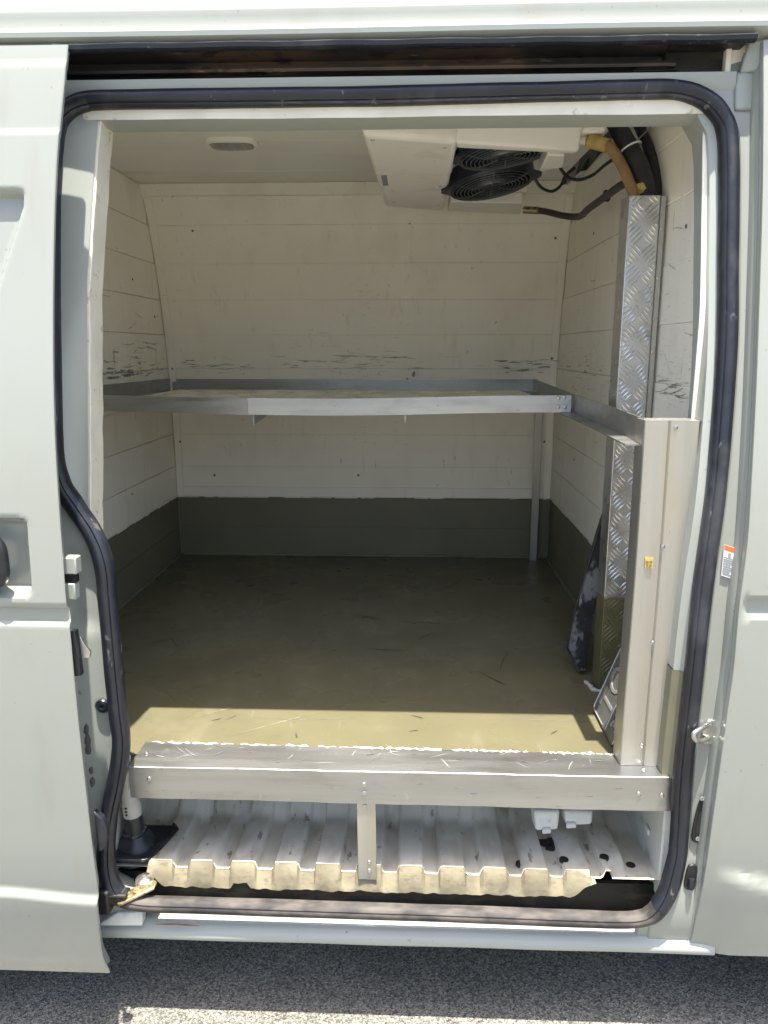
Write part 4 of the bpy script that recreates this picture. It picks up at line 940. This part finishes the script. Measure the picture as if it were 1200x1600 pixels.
mb = MB(); mb.tube(crom([at(199, 1165, -.012), at(200, 1200, -.012), at(196, 1214, -.012), at(193, 1232, -.012)], 6), .0016, 6); mb.tube(crom([at(203, 1180, -.008), at(202, 1215, -.008), at(202, 1233, -.008)], 6), .0012, 6); build('strand', mb, M['wire'], wr)
def clip(px0_, px1_, py0, py1, y, label, ear):
    a, b2 = at(px0_, py0, y), at(px1_, py1, y - .012); t_ = thing('plastic_clip', (a.x, y, b2.z), label, 'clip'); w_ = b2.x - a.x
    b_ = MB(); b_.hexa([(a.x + .004, y - .014, b2.z), (b2.x - .005, y - .012, b2.z + .002), (b2.x - .002, y + .02, b2.z + .004), (a.x, y + .02, b2.z + .002), (a.x + .001, y - .004, a.z + .004), (b2.x - .001, y - .002, a.z + .003), (b2.x, y + .024, a.z + .006), (a.x - .002, y + .024, a.z + .006)])
    build('body', b_, M['scrap'], t_, bevel=.005, seg=3)
    b_ = MB(); b_.hexa([(a.x + w_ * ear, y - .020, b2.z - .002), (a.x + w_ * (ear + .35), y - .018, b2.z - .001), (a.x + w_ * (ear + .3), y - .008, b2.z), (a.x + w_ * (ear + .04), y - .008, b2.z), (a.x + w_ * ear, y - .016, b2.z + .006), (a.x + w_ * (ear + .35), y - .014, b2.z + .007), (a.x + w_ * (ear + .3), y - .006, b2.z + .010), (a.x + w_ * (ear + .04), y - .006, b2.z + .010)])
    build('tab', b_, M['scrap'], t_, bevel=.002); return t_
clip(833, 876, 1268, 1299, .085, 'deeper white plastic clip tucked under the threshold, left of the pair', .3)
clip(880, 929, 1268, 1291, .092, 'flatter white plastic clip tucked under the threshold, right of the pair', .05)
mb = MB(); q = at(868, 1294, .095)
mb.prism([(q.x + .040 * math.cos(k * .449) * (.75 + .3 * math.sin(k * 2.1)), .100 + .020 * math.sin(k * .449), .2865 + .013 * rib(q.x + .040 * math.cos(k * .449)) * .3) for k in range(14)], (0, 0, .004)); build('torn_opening', mb, M['tar'], pan)

# ------------------------------------------------------------------ warning sticker on the front pillar
st = thing('warning_sticker', jam(1137, 880, .001), 'small warning sticker with orange header on the front pillar', 'sticker')
A, B_, D_ = jam(1131, 850, .0012), jam(1150, 856, .0012), jam(1126, 899, .0012)
ux = (B_ - A); ux.z -= 0; uy = (D_ - A)
nn = ux.cross(uy).normalized()
if nn.y > 0: nn = -nn
def sq(a0, a1, b0, b1, h, m, nm, par):
    b_ = MB(); b_.prism([A + ux * a0 + uy * b0 + nn * h, A + ux * a1 + uy * b0 + nn * h, A + ux * a1 + uy * b1 + nn * h, A + ux * a0 + uy * b1 + nn * h], -nn * .0004); return build(nm, b_, m, par)
bk = sq(0, 1, 0, 1, .0016, mat('sticker_grey', (.55, .57, .57), .4, var=.15, vscale=300), 'backing', st)
sq(.03, .97, .02, .18, .0021, M['orange'], 'orange_header', bk); sq(.06, .94, .19, .38, .0021, M['white'], 'pictogram_panel', bk)
sq(.38, .62, .22, .35, .0025, M['ink'], 'pictogram', bk)
for k in range(7): sq(.08, .9 - .25 * (k % 3 == 2), .44 + .075 * k, .468 + .075 * k, .0021, M['ink'], 'text_line', bk)
